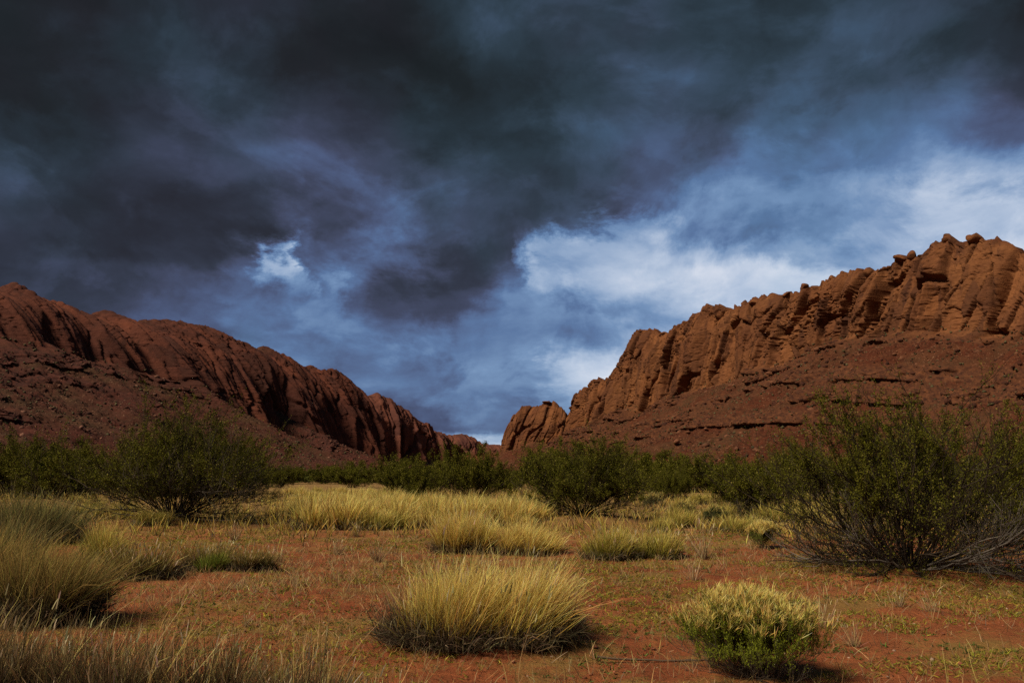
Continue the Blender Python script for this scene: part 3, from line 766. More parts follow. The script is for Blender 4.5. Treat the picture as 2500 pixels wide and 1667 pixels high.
def leaf_quads(rng, P, size, up=.3, aspect=.5):
    n = len(P)
    a = unit(rng.normal(size=(n, 3)) + np.array((0, 0, up)))
    b_ = unit(np.cross(a, rng.normal(size=(n, 3))))
    L = size[:, None]
    V = np.stack([P, P + a * L * .5 + b_ * L * aspect * .5, P + a * L, P + a * L * .5 - b_ * L * aspect * .5], 1)
    return V.reshape(-1, 3), np.arange(n * 4).reshape(n, 4)


def make_bush(seed, H, R, nst, n2, n3, nleaf, leaf, bare=.25, low=.3, tall=0.12, grey=.0, r_stem=.014, thin=1.0):
    """creosote-like bush: many crooked stems from one foot, feathery leaf sprays outside, bare lower branches"""
    rng = np.random.default_rng(seed)
    az_ = rng.random(nst) * 2 * np.pi
    nlow = int(nst * low)
    th = np.concatenate([np.radians(5 + 62 * rng.random(nst - nlow) ** .6), np.radians(rng.uniform(52, 86, nlow))])
    D0 = np.stack([np.sin(th) * np.cos(az_), np.sin(th) * np.sin(az_), np.cos(th)], 1)
    ext = ((np.sin(th) / R) ** 2.7 + (np.cos(th) / H) ** 2.7) ** (-1 / 2.7)
    L = ext * np.where(rng.random(nst) < tall, rng.uniform(.9, 1.02, nst), rng.uniform(.60, .86, nst))
    P0 = np.stack([np.cos(az_) * R * .10 * rng.random(nst), np.sin(az_) * R * .10 * rng.random(nst), np.full(nst, -.03)], 1)
    trop = np.where(np.arange(nst) >= nst - nlow, rng.uniform(-.75, .35, nst), rng.uniform(.05, .7, nst))
    S1 = grow(rng, P0, D0, L, 7, .17, trop)
    S1[:, :, 2] = np.maximum(S1[:, :, 2], .015 * rng.random((nst, 1)) - .02)
    isl = np.arange(nst) >= nst - nlow

    def kids(S, n, lo, hi, spread, Lk, K, wob, tr):
        N, k = S.shape[:2]
        par = np.repeat(np.arange(N), n)
        tt = rng.uniform(lo, hi, N * n) * (k - 1)
        i0 = np.minimum(tt.astype(int), k - 2); f = (tt - i0)[:, None]
        A = S[par, i0]; B = S[par, i0 + 1]
        p = A + (B - A) * f
        d = unit(unit(B - A) + spread * rng.normal(size=(N * n, 3)) + np.array((0, 0, .12)))
        seg = np.linalg.norm(S[:, -1] - S[:, 0], axis=1)
        return grow(rng, p, d, seg[par] * Lk * rng.uniform(.55, 1.25, N * n), K, wob, tr), par
    S2, p2 = kids(S1, n2, .25, 1.0, .48, .40, 5, .17, .5)
    S3, p3 = kids(S2, n3, .2, 1.0, .5, .50, 3, .15, .45)
    S2[:, :, 2] = np.maximum(S2[:, :, 2], .01); S3[:, :, 2] = np.maximum(S3[:, :, 2], .01)
    l2 = isl[p2]; l3 = l2[p3]
    br = np.array((.036, .027, .021)); gr = np.array((.15, .128, .112))
    bark = lambda n, g: br * (.6 + .8 * rng.random((n, 1))) * (1 - g) + gr * g * (.6 + .7 * rng.random((n, 1)))
    g1 = (isl & (rng.random(nst) < .6))[:, None] * grey
    parts = []
    for S_, ra, rb, g, sd_ in ((S1, r_stem, r_stem * .45, g1, 4), (S2, r_stem * .5, r_stem * .25, g1[p2], 3), (S3, r_stem * .26, r_stem * .14, g1[p2][p3], 3)):
        n = len(S_)
        sc_ = H * .45
        v, f = tubes(S_, np.full(n, ra * sc_) * rng.uniform(.6, 1.3, n), np.full(n, rb * sc_), sd_)
        parts.append((v, f, np.repeat(bark(n, g), S_.shape[1] * sd_, axis=0)))
    Vb, Fb, Cb = merge(parts)
    # leaves: on the twigs of the upper, outer part
    zrel = S3[:, -1, 2] / H
    rrel = np.hypot(S3[:, -1, 0], S3[:, -1, 1]) / R
    clump = fbm(S3[:, -1, 0] * 2.2 / R * 1.4, S3[:, -1, 1] * 2.2 / R * 1.4, S3[:, -1, 2] * 3.0 / H, 3, seed)
    dens = sst(bare - .08, bare + .26, zrel + .10 * clump) * (.42 + .95 * sst(-.38, .30, clump)) * np.where(l3, .30, 1.0)
    dens = np.maximum(dens, .05) * thin
    cnt = rng.poisson(nleaf * dens * rng.gamma(1.1, .95, len(dens)))
    idx = np.repeat(np.arange(len(S3)), cnt)
    k = S3.shape[1] - 1
    tt = (rng.random(len(idx)) ** .8) * k
    i0 = np.minimum(tt.astype(int), k - 1); f = (tt - i0)[:, None]
    P = S3[idx, i0] * (1 - f) + S3[idx, i0 + 1] * f + rng.normal(0, leaf * .75, (len(idx), 3))
    P[:, 2] = np.maximum(P[:, 2], .02)
    Vl, Fl = leaf_quads(rng, P, leaf * rng.uniform(.6, 1.35, len(P)), .7, .5)
    u = rng.random((len(P), 1)); cb = (clump[idx, None] * .5 + .5)
    base = np.array((.056, .060, .007)) * (1 - cb) + np.array((.100, .096, .010)) * cb
    C = base * (.55 + .9 * u)
    C = np.where(rng.random((len(P), 1)) < .07, np.array((.20, .165, .04)), C)
    return (Vb, Fb, Cb), (Vl, [Fl], np.repeat(C, 4, axis=0))


def bush_meshes(*a, **k):
    (Vb, Fb, Cb), (Vl, Fl, Cl) = make_bush(*a, **k)
    return mesh_np('branches', Vb, Fb, TWIG, {'tint': Cb}, smooth=True), mesh_np('foliage', Vl, Fl, LEAF, {'tint': Cl})


def plant(name, loc, label, cat, group=None, **parts):
    e = bpy.data.objects.new(name, None)
    e.empty_display_size = .2
    COL.objects.link(e); e.location = loc; e['label'] = label; e['category'] = cat
    if group: e['group'] = group
    for k, me in parts.items():
        o = link(k, me, e)
        if k in ('foliage', 'blades', 'needles', 'flower_heads', 'seed_stalks', 'dead_leaves', 'branches'):
            o['kind'] = 'stuff'
    return e


def copy_tree(o, loc, rz, sc, label=None, group=None):
    c = o.copy(); COL.objects.link(c)
    c.location = loc; c.rotation_euler = (0, 0, rz); c.scale = sc
    if label: c['label'] = label
    if group: c['group'] = group
    for ch in list(o.children):
        d = ch.copy(); COL.objects.link(d); d.parent = c
    return c


def at(x, y, dz=0.0):
    return (x, y, float(gz(x, y)) + dz)


GB_ = 'creosote bushes on the flat'
LAND = [(-.60, 'at left edge'), (-.52, 'left of broad bush'), (-.43, 'behind broad bush'), (-.34, 'behind right side of broad bush'), (-.25, 'right of broad bush'), (-.16, 'below left ridge end'), (-.08, 'below canyon wall'),
        (-.02, 'below canyon mouth'), (.05, 'below small butte'), (.12, 'behind dense round bush'), (.19, 'right of round bush'), (.27, 'left of upright bush'), (.34, 'behind upright bush'), (.45, 'behind largest bush'),
        (.56, 'behind right side of largest bush'), (9, 'at right edge')]


def landmark(u):
    return next(l for k, l in LAND if u < k)


LABELS_USED = {}
BUSH = {'R': (5.56, 11.52, 2.65, 4.16), 'L': (-9.89, 23.73, 3.23, 5.71), 'C': (2.2, 25.87, 2.19, 4.38), 'MR': (7.95, 27.09, 2.01, 3.55), 'FL': (-30.3, 49.69, 3.76, 5.98), 'FL2': (-33.82, 62.88, 3.35, 5.84), 'L2': (-14.99, 43.61, 3.25, 4.05), 'C2': (-5.47, 42.31, 1.88, 5.09), 'C3': (-1.95, 42.31, 2.4, 4.86), 'M2': (8.63, 43.61, 1.5, 3.1), 'RR': (12.26, 19.68, 2.56, 2.37), 'MR2': (15.65, 43.61, 3.13, 3.58)}
# the five bushes that show largest each have a shape of their own
x, y, h, wd = BUSH['R']; h *= .93
br_, fo = bush_meshes(11, h, wd * .52, 96, 10, 7, 40.0, .026, bare=.24, low=.46, tall=.05, grey=.9, r_stem=.012)
plant('creosote_bush', at(x, y), 'largest olive bush, at right, bare grey low branches arching to the soil', 'bush', GB_, branches=br_, foliage=fo)
x, y, h, wd = BUSH['L']; wd *= 1.22; h *= .92
br_, fo = bush_meshes(12, h, wd * .52, 92, 9, 7, 32.0, .043, bare=.12, low=.42, grey=.35, r_stem=.011)
plant('creosote_bush', at(x, y), 'broad dark bush before the left ridge, dead twigs sprawling from its right side', 'bush', GB_, branches=br_, foliage=fo)
x, y, h, wd = BUSH['C']
br_, fo = bush_meshes(13, h, wd * .52, 76, 9, 7, 32.0, .042, bare=.15, low=.30, grey=.25, r_stem=.012)
plant('creosote_bush', at(x, y), 'dense round bush right behind the golden grass, below the gap right of the butte', 'bush', GB_, branches=br_, foliage=fo)
x, y, h, wd = BUSH['MR']
br_, fo = bush_meshes(14, h, wd * .52, 60, 8, 7, 25.0, .046, bare=.32, low=.34, grey=.8, r_stem=.013)
b_mr = plant('creosote_bush', at(x, y), 'upright bush with a grey dead foot, just left of the largest bush', 'bush', GB_, branches=br_, foliage=fo)
x, y, h, wd = BUSH['C2']
br_, fo = bush_meshes(15, h, wd * .52, 60, 8, 6, 28.0, .056, bare=.24, low=.25, grey=.1, r_stem=.013)
b_c2 = plant('creosote_bush', at(x, y), 'low spreading bush at the far edge of the golden grass, black stems fanning below', 'bush', GB_, branches=br_, foliage=fo)
protos = [(b_mr, BUSH['MR'][2], BUSH['MR'][3]), (b_c2, BUSH['C2'][2], BUSH['C2'][3])]


def put_bush(k, x, y, h, wd, rz, label, group=GB_):
    o, h0, w0 = protos[k]
    return copy_tree(o, at(x, y), rz, (wd / w0, wd / w0, h / h0), label, group)


for key, k, rz, lab in (('FL', 0, 1.0, 'dark bush cut off by the left edge, bare black stems at its foot'),
                        ('FL2', 1, 2.2, 'hazy olive bush between the left-edge bush and the broad dark one'),
                        ('L2', 0, 4.1, 'bush half hidden behind the right side of the broad dark bush'),
                        ('C3', 1, 0.7, 'taller bush between the low spreading bush and the dense round one'),
                        ('M2', 1, 3.6, 'small round bush between the dense round one and the upright one'),
                        ('RR', 0, 2.9, 'bush at the right edge, behind the largest one'),
                        ('MR2', 0, 5.3, 'tall thin bush rising behind the left side of the largest one')):
    put_bush(k, *BUSH[key], rz, lab)

rr = random.Random(4)
# a coarse small mesh for the bushes of the belt, too far off to show their twigs
br_, fo = bush_meshes(16, 2.4, 2.6, 38, 6, 6, 22.0, .10, bare=.14, low=.2, r_stem=.016)
b_far = plant('creosote_bush', at(-6.0, 66.0), 'middling olive bush, front of brush belt, below canyon mouth', 'bush', 'bushes of the far belt', branches=br_, foliage=fo)
br2_, fo2 = bush_meshes(17, 2.2, 2.4, 38, 6, 6, 22.0, .10, bare=.10, low=.25, r_stem=.016)
b_far2 = plant('creosote_bush', at(3.0, 62.0), 'low olive bush, front of brush belt, below small butte', 'bush', 'bushes of the far belt', branches=br2_, foliage=fo2)
for i in range(104):
    y = 48 + 100 * (i / 120.0) ** 1.2 + rr.uniform(-2, 4)
    u = rr.uniform(-.72, .72)
    x = u * y
    if -.34 < u < -.01 and y < 78: y += 32; x = u * y
    grp = ('bushes under the left ridge' if u < -.18 else 'bushes of the far belt' if u < .06 else 'bushes under the right cliff')
    s = rr.uniform(.7, 1.2)
    sx, sz_ = s * rr.uniform(.9, 1.35), s * rr.uniform(.75, 1.15)
    look = ('tall' if sz_ > 1.08 else 'low' if sz_ < .78 else 'middling') + (' broad' if sx > 1.2 else ' narrow' if sx < .85 else '')
    lab = '%s olive bush, %s of brush belt, %s' % (look, 'front' if y < 66 else 'middle' if y < 100 else 'back', landmark(u))
    copy_tree((b_far, b_far2)[i % 2], at(x, y), rr.uniform(0, 6.28), (sx, s * 1.1, sz_), lab, grp)

# beyond them the brush reads as one mass
rng = np.random.default_rng(77)
n = 2600
yy_ = 120 + 330 * rng.random(n) ** 1.4; xx_ = (rng.random(n) * 1.6 - .8) * yy_
keep = fbm(xx_ / 40, yy_ / 40, None, 3, 88) > -.22
xx_, yy_ = xx_[keep], yy_[keep]; n = len(xx_)
hh = rng.uniform(1.0, 2.5, n)
nl = 26
ctr = np.stack([xx_, yy_, np.zeros(n)], 1)
dv = unit(rng.normal(size=(n, nl, 3))); dv[..., 2] = np.abs(dv[..., 2])
P = ctr[:, None, :] + dv * (hh[:, None, None] * rng.uniform(.55, 1.0, (n, nl, 1))) * np.array((1.5, 1.5, .92))
Vl, Fl = leaf_quads(rng, P.reshape(-1, 3), np.repeat(hh, nl) * rng.uniform(.3, .6, n * nl), .6, .6)
Cc = np.repeat(np.array((.052, .056, .010)) * (.55 + .8 * rng.random((n * nl, 1))), 4, axis=0)
link('distant_brush', mesh_np('distant_brush', Vl, Fl, LEAF, {'tint': Cc}), kind='stuff', label='olive brush covering the flat towards the cliffs')


# ------------------------------------------------------------------ grass
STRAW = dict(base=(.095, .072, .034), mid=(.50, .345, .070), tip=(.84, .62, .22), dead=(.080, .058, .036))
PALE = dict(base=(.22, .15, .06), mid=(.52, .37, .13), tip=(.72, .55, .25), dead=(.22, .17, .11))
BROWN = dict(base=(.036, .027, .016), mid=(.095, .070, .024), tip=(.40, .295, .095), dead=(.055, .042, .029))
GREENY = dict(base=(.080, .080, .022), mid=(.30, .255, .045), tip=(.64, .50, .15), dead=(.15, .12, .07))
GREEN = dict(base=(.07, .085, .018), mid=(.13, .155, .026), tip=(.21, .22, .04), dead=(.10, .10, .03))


def blades(rng, root, d, L, width, K, droop, pal, dead):
    """ribbons with a taper; root (n,3), direction, length, droop -> verts, faces, colours"""
    n = len(root)
    P = [root]; D = unit(d)
    side0 = unit(np.cross(D, rng.normal(size=(n, 3))))
    for k in range(K):
        P.append(P[-1] + D * (L / K)[:, None])
        D = unit(D + np.array((0, 0, -1.0)) * (droop * (k + 1) / K / K * 2)[:, None] + .12 * rng.normal(size=(n, 3)))
    P = np.stack(P, 1)
    P[..., 2] = np.maximum(P[..., 2], .004)
    t_ = np.linspace(0, 1, K + 1)
    wv = width[:, None] * (1 - .85 * t_ ** 1.5)[None, :]
    V = np.stack([P - side0[:, None] * wv[..., None] * .5, P + side0[:, None] * wv[..., None] * .5], 2)
    b0 = (np.arange(n) * (K + 1) * 2)[:, None] + (np.arange(K) * 2)[None, :]
    F = np.stack([b0, b0 + 1, b0 + 3, b0 + 2], -1).reshape(-1, 4)
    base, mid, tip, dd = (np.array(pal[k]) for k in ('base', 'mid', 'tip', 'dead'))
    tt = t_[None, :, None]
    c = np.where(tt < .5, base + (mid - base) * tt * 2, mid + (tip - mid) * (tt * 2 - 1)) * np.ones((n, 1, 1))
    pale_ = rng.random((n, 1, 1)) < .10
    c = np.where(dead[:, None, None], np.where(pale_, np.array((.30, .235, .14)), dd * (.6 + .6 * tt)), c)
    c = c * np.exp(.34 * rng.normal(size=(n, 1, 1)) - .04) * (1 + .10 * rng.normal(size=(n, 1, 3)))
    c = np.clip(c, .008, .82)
    C = np.repeat(c, 2, axis=1)
    return V.reshape(-1, 3), F, C.reshape(-1, 3)


def make_tuft(seed, n, rx, ry, h, spread=.55, width=.005, lean=(.12, 0), pal=STRAW, dead=.35, crowns=14, droop=.5, K=4, heads=0.0):
    """a clump of several crowns: upright stems with straw tips over a skirt of short curled dead leaves"""
    rng = np.random.default_rng(seed)
    crowns = int(crowns * 1.3)
    ca = rng.random(crowns) * 6.28; cr = np.sqrt(rng.random(crowns)) * .70
    cx_, cy_ = np.cos(ca) * cr, np.sin(ca) * cr
    ch = rng.uniform(.68, 1.12, crowns) * (1 - .25 * cr ** 2)
    clx, cly = rng.normal(0, .13, crowns), rng.normal(0, .13, crowns)
    ci = rng.integers(0, crowns, n)
    ox, oy = rng.normal(0, .10, n), rng.normal(0, .10, n)
    ux, uy = cx_[ci] + ox, cy_[ci] + oy
    isd = rng.random(n) < dead
    ring = np.sqrt(ux ** 2 + uy ** 2) + 1e-6
    rk = np.where(isd, (.55 + .45 * rng.random(n)) / ring * np.where(ring < .5, 1, ring * 1.3), .80)
    ux, uy = np.where(isd, ux * np.clip(rk, .8, 4), ux), np.where(isd, uy * np.clip(rk, .8, 4), uy)
    lim = np.maximum(1, np.sqrt(ux ** 2 + uy ** 2) / 1.05); ux, uy = ux / lim, uy / lim
    root = np.stack([ux * rx * .80, uy * ry * .80, np.full(n, -.01)], 1)
    out_ = np.stack([ux * .62 + ox * 1.6, uy * .62 + oy * 1.6], 1)
    d = np.zeros((n, 3))
    sp = spread * np.where(isd, 1.3, 1.0)
    d[:, 0] = clx[ci]; d[:, 1] = cly[ci]
    d[:, :2] += out_ * sp[:, None] + rng.normal(0, .19, (n, 2)) * np.where(isd, 2.8, 1.0)[:, None] + np.array(lean) * np.where(isd, .3, 1.0)[:, None]
    d[:, 2] = 1.0
    long_ = rng.random(n) < .16
    L = h * ch[ci] * rng.uniform(.42, 1.04, n) * np.where(isd, .60, 1.0) * np.where(long_ & ~isd, 1.22, 1.0) * 1.12
    parts = [blades(rng, root, d, L, width * rng.uniform(.6, 1.4, n) * np.where(isd, 1.3, 1.0), K, droop * rng.uniform(.2, 1.5, n) * np.where(isd, 3.2, 1.0), pal, isd)]
    if heads:
        k = int(n * heads)
        sel = rng.integers(0, n, k)
        sel = sel[~isd[sel]]; k = len(sel)
        tipv = parts[0][0].reshape(n, K + 1, 2, 3)[sel, -1].mean(1)
        Lh = rng.uniform(.03, .07, k) * h / .6
        dd = unit(d[sel] + np.array((0, 0, .4)))
        hv, hf, hc = blades(rng, tipv - dd * Lh[:, None], dd, Lh * 1.6, width * rng.uniform(1.6, 2.6, k), 2, np.full(k, .4), dict(base=(.34, .27, .15), mid=(.5, .40, .25), tip=(.6, .5, .34), dead=(.4, .3, .2)), np.zeros(k, bool))
        parts.append((hv, hf, hc))
    return parts


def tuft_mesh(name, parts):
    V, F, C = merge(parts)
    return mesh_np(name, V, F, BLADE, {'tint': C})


TUFT = {'T1': (-0.24, 7.66, 0.68, 1.97), 'T2a': (-0.92, 15.65, 0.76, 1.45), 'T2b': (0.28, 15.48, 0.6, 1.61), 'T3a': (1.63, 14.34, 0.56, 1.33), 'T3b': (2.49, 14.48, 0.51, 1.19), 'T5a': (-4.65, 8.19, 0.81, 1.48), 'T5b': (-5.96, 9.19, 0.94, 1.51), 'T6a': (-5.43, 12.14, 0.54, 1.39), 'T6b': (-4.92, 13.36, 0.43, 1.24), 'T6c': (-4.06, 12.88, 0.42, 0.85), 'T7': (-10.19, 17.33, 1.09, 2.84), 'T7b': (-8.31, 13.36, 0.83, 1.46), 'T6d': (-6.94, 13.99, 0.62, 0.99), 'B1': (1.8, 6.44, 0.56, 1.06), 'B2': (4.97, 16.17, 0.42, 1.02), 'B3': (5.84, 23.35, 0.6, 0.92), 'B4': (5.78, 27.09, 0.57, 1.18), 'B5': (5.66, 32.64, 0.64, 1.61), 'B6': (18.71, 29.91, 0.63, 1.31), 'G1': (-4.71, 12.88, 0.3, 0.42), 'G2': (2.76, 14.7, 0.34, 0.64)}
GT = 'clumps of bunchgrass'


def tuft(key, seed, n, label, pal=STRAW, name='grass_clump', **kw):
    x, y, h, wd = TUFT[key]
    if key == 'T1': x -= .08; wd *= 1.14; h *= 1.06
    if key in ('T5a', 'T5b'): h *= .92; wd *= .92
    if key == 'G1': wd *= 1.6
    parts = make_tuft(seed, n, wd * .5, wd * .42, h, pal=pal, **kw)
    ps = {'blades': tuft_mesh('blades', parts[:1])}
    if len(parts) > 1:
        ps['seed_stalks'] = tuft_mesh('seed_stalks', parts[1:])
    return plant(name, at(x, y), label, 'grass clump', GT, **ps)


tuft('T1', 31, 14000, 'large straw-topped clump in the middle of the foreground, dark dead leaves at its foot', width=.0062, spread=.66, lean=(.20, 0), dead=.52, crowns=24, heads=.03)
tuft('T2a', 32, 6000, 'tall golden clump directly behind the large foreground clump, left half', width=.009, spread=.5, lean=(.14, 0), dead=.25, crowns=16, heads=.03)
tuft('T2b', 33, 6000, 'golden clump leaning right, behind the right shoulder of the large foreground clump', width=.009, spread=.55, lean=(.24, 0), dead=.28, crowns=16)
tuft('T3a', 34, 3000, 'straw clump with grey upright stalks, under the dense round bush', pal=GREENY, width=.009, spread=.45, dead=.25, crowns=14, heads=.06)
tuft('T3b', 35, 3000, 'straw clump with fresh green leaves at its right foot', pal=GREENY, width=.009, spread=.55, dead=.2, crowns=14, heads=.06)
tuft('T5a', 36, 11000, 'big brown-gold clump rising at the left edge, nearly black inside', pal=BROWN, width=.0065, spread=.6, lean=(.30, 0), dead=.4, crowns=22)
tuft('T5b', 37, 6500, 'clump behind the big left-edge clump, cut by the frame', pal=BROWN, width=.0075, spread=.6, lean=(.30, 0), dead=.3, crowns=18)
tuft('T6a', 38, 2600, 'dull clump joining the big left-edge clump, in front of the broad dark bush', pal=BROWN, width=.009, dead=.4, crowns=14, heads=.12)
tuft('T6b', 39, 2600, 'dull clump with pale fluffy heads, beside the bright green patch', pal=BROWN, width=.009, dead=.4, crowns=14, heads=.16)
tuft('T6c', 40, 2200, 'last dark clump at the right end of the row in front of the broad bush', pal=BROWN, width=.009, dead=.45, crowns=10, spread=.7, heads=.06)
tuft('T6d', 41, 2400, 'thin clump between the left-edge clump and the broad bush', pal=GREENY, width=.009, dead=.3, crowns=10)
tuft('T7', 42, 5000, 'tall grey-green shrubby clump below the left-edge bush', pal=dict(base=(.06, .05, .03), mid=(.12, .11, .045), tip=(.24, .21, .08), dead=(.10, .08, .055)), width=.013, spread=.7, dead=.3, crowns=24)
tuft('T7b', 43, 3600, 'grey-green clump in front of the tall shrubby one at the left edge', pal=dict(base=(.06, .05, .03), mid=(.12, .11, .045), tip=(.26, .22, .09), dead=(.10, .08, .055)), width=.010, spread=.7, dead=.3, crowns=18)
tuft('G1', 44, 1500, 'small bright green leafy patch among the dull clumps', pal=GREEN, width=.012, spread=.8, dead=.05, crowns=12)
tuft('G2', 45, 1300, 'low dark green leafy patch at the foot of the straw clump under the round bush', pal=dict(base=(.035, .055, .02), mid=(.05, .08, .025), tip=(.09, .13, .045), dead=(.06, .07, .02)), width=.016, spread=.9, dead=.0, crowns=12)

# the row along the lower edge, dark stems with straw blades standing out
FG = [(-3.75, 5.55, .62, .9), (-3.05, 5.25, .60, .8), (-2.45, 5.15, .62, .85), (-1.85, 5.10, .56, .8), (-1.25, 5.05, .48, .7), (-.75, 5.0, .34, .6), (-4.3, 5.9, .58, .8)]
FLAB = ['foreground clump in the lower left corner region, second from the left edge', 'foreground clump with dark feathery stems, third from the left edge', 'foreground clump with pale fluffy seed heads, middle of the lower-left row',
        'foreground clump with stiff straw blades, right of the fluffy one', 'foreground clump where the lower-left row thins out, right part', 'sparse short clump ending the lower-left row', 'foreground clump cut by the lower left corner']
for i, (x, y, h, wd) in enumerate(FG):
    parts = make_tuft(60 + i, 3800, wd * .55, wd * .4, h, pal=dict(base=(.035, .025, .018), mid=(.055, .038, .024), tip=(.22, .155, .07), dead=(.045, .032, .026)), width=.0055, spread=.5, lean=(.08, 0), dead=.55, crowns=14, heads=.05, droop=.6)
    st = make_tuft(80 + i, 150, wd * .6, wd * .4, h * 1.25, pal=PALE, width=.005, spread=.6, lean=(.15, 0), dead=0, crowns=10, droop=.35)
    plant('grass_clump', at(x, y), FLAB[i], 'grass clump', GT, blades=tuft_mesh('blades', parts[:1]), seed_stalks=tuft_mesh('seed_stalks', parts[1:] + st))

# the golden meadow in the middle distance: copies of four clumps
proto_t = []
for i in range(4):
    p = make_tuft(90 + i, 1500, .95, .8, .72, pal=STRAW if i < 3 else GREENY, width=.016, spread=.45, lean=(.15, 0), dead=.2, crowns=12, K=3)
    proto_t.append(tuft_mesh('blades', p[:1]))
rr = random.Random(8)
MEADOW = []
MLAND = ['at its left end', 'next to the left end', 'under the dead twigs of the broad bush', 'a little left of its middle third', 'where the middle third begins', 'just left of centre', 'at the centre', 'just right of centre', 'before the low spreading bush',
         'right of the low spreading bush', 'behind the tall golden clump', 'next to the right end', 'at its right end']
for row, (yb, u0, u1, n_, sc_) in enumerate(((22.6, -.255, .02, 13, 1.0), (24.6, -.262, .03, 13, .95), (27.5, -.27, .05, 13, .95), (31, -.27, .02, 13, .9), (35.5, -.27, -.02, 13, .85), (41, -.26, -.09, 10, .8), (48, -.27, -.10, 10, .75), (58, -.28, -.10, 12, .8))):
    for i in range(n_):
        u = u0 + (u1 - u0) * (i + rr.uniform(.15, .85)) / n_
        y = yb + rr.uniform(-.8, .8) * (1 + yb / 50)
        if rr.random() < .2: continue
        MEADOW.append((u * y, y, sc_ * rr.uniform(.6, 1.2), yb))
for i in range(40):                    # scattered clumps right of the meadow and at the left
    y = rr.uniform(20, 44); u = rr.choice([rr.uniform(.17, .36), rr.uniform(.34, .62), rr.uniform(-.62, -.42)])
    MEADOW.append((u * y, y, rr.uniform(.5, .8), 99))
for i, (x, y, s, yb) in enumerate(MEADOW):
    row = {22.6: 'front', 24.6: 'second', 27.5: 'third', 31: 'fourth', 35.5: 'fifth', 41: 'sixth', 48: 'seventh', 58: 'last'}.get(yb)
    if row: lab = 'golden clump, %s row of meadow, %s' % (row, MLAND[min(len(MLAND) - 1, max(0, int((x / y + .285) / .0245)))])
    else: lab = '%s straw clump among the bushes, %s' % ('near' if y < 27 else 'midway' if y < 36 else 'far', landmark(x / y))
    grp = {True: 'golden meadow grass clumps', False: 'scattered straw clumps'}[yb < 90]
    o = link('grass_clump', proto_t[(rr.randrange(3) if rr.random() < .8 else 3) if yb < 90 else 3], None, at(x, y), label=lab, category='grass clump', group=grp)
    o.scale = (s * rr.uniform(.85, 1.3), s, s * rr.uniform(.85, 1.15)); o.rotation_euler = (0, 0, rr.uniform(-.6, .6))


# ------------------------------------------------------------------ small round shrubs
def round_shrub(key, seed, label, nst, n2, n3, nl, leaf, heads, hl, green=((.10, .125, .022), (.055, .075, .016)), r_stem=.02):
    x, y, h, wd = TUFT[key]
    if key == 'B1': wd *= 1.25; y -= .16
    rng = np.random.default_rng(seed)
    th = np.radians(rng.uniform(3, 84, nst)); a = rng.random(nst) * 6.283
    D0 = np.stack([np.sin(th) * np.cos(a), np.sin(th) * np.sin(a), np.cos(th)], 1)
    R = wd * .5
    ext = 1 / np.sqrt((np.sin(th) / R) ** 2 + (np.cos(th) / (h * .9)) ** 2)
    S1 = grow(rng, D0 * .04 * R + np.array((0, 0, -.02)), D0, ext * rng.uniform(.72, .92, nst), 5, .13, .35)

    def kids(S, n, Lk, K, sp):
        N, k = S.shape[:2]; par = np.repeat(np.arange(N), n)
        tt = rng.uniform(.35, 1.0, N * n) * (k - 1); i0 = np.minimum(tt.astype(int), k - 2); f = (tt - i0)[:, None]
        A_, B_ = S[par, i0], S[par, i0 + 1]
        dd = unit(unit(B_ - A_) + sp * rng.normal(size=(N * n, 3)) + np.array((0, 0, .25)))
        return grow(rng, A_ + (B_ - A_) * f, dd, Lk * h * rng.uniform(.6, 1.25, N * n), K, .12, .4)
    S2 = kids(S1, n2, .26, 3, .40); S3 = kids(S2, n3, .16, 2, .40)
    bark = np.array((.075, .058, .046))
    parts = []
    for S_, ra in ((S1, .30), (S2, .16), (S3, .09)):
        nn = len(S_)
        v, f = tubes(S_, np.full(nn, r_stem * ra * h), np.full(nn, r_stem * ra * .5 * h))
        parts.append((v, f, np.repeat(bark * (.5 + rng.random((nn, 1))), S_.shape[1] * 3, axis=0)))
    tipz = S3[:, -1, 2] / h
    cnt = rng.poisson(nl * sst(.28, .62, tipz))
    idx = np.repeat(np.arange(len(S3)), cnt)
    f = rng.random((len(idx), 1))
    P = S3[idx, 0] * (1 - f) + S3[idx, -1] * f + rng.normal(0, leaf * .3, (len(idx), 3))
    Vl, Fl = leaf_quads(rng, P, leaf * rng.uniform(.6, 1.3, len(P)), 1.3, .22)
    u = rng.random((len(P), 1))
    Cl = np.array(green[0]) * u + np.array(green[1]) * (1 - u)
    ps = dict(branches=mesh_np('branches', *merge(parts)[:2], TWIG, {'tint': merge(parts)[2]}, smooth=True),
              needles=mesh_np('needles', Vl, Fl, LEAF, {'tint': np.repeat(Cl, 4, axis=0)}))
    if heads:
        tips = S3[(tipz > .80) | ((tipz > .66) & (rng.random(len(tipz)) < .5))]
        sel = np.repeat(np.arange(len(tips)), heads)
        d = unit(unit(tips[sel, -1] - tips[sel, 0]) * .08 + np.array((.02, 0, .05)) + .04 * rng.normal(size=(len(sel), 3)))
        v, f_, c_ = blades(rng, tips[sel, -1] - d * .01, d, rng.uniform(.4, 1.3, len(sel)) * hl, np.full(len(sel), .0045) * (y / 6.5) ** .5, 2, np.full(len(sel), .2),
                           dict(base=(.25, .20, .07), mid=(.74, .52, .14), tip=(.85, .63, .25), dead=(.3, .2, .1)), np.zeros(len(sel), bool))
        ps['flower_heads'] = mesh_np('flower_heads', v, f_, BLADE, {'tint': c_})
    return plant('round_shrub', at(x, y), label, 'shrub', 'small round shrubs', **ps)


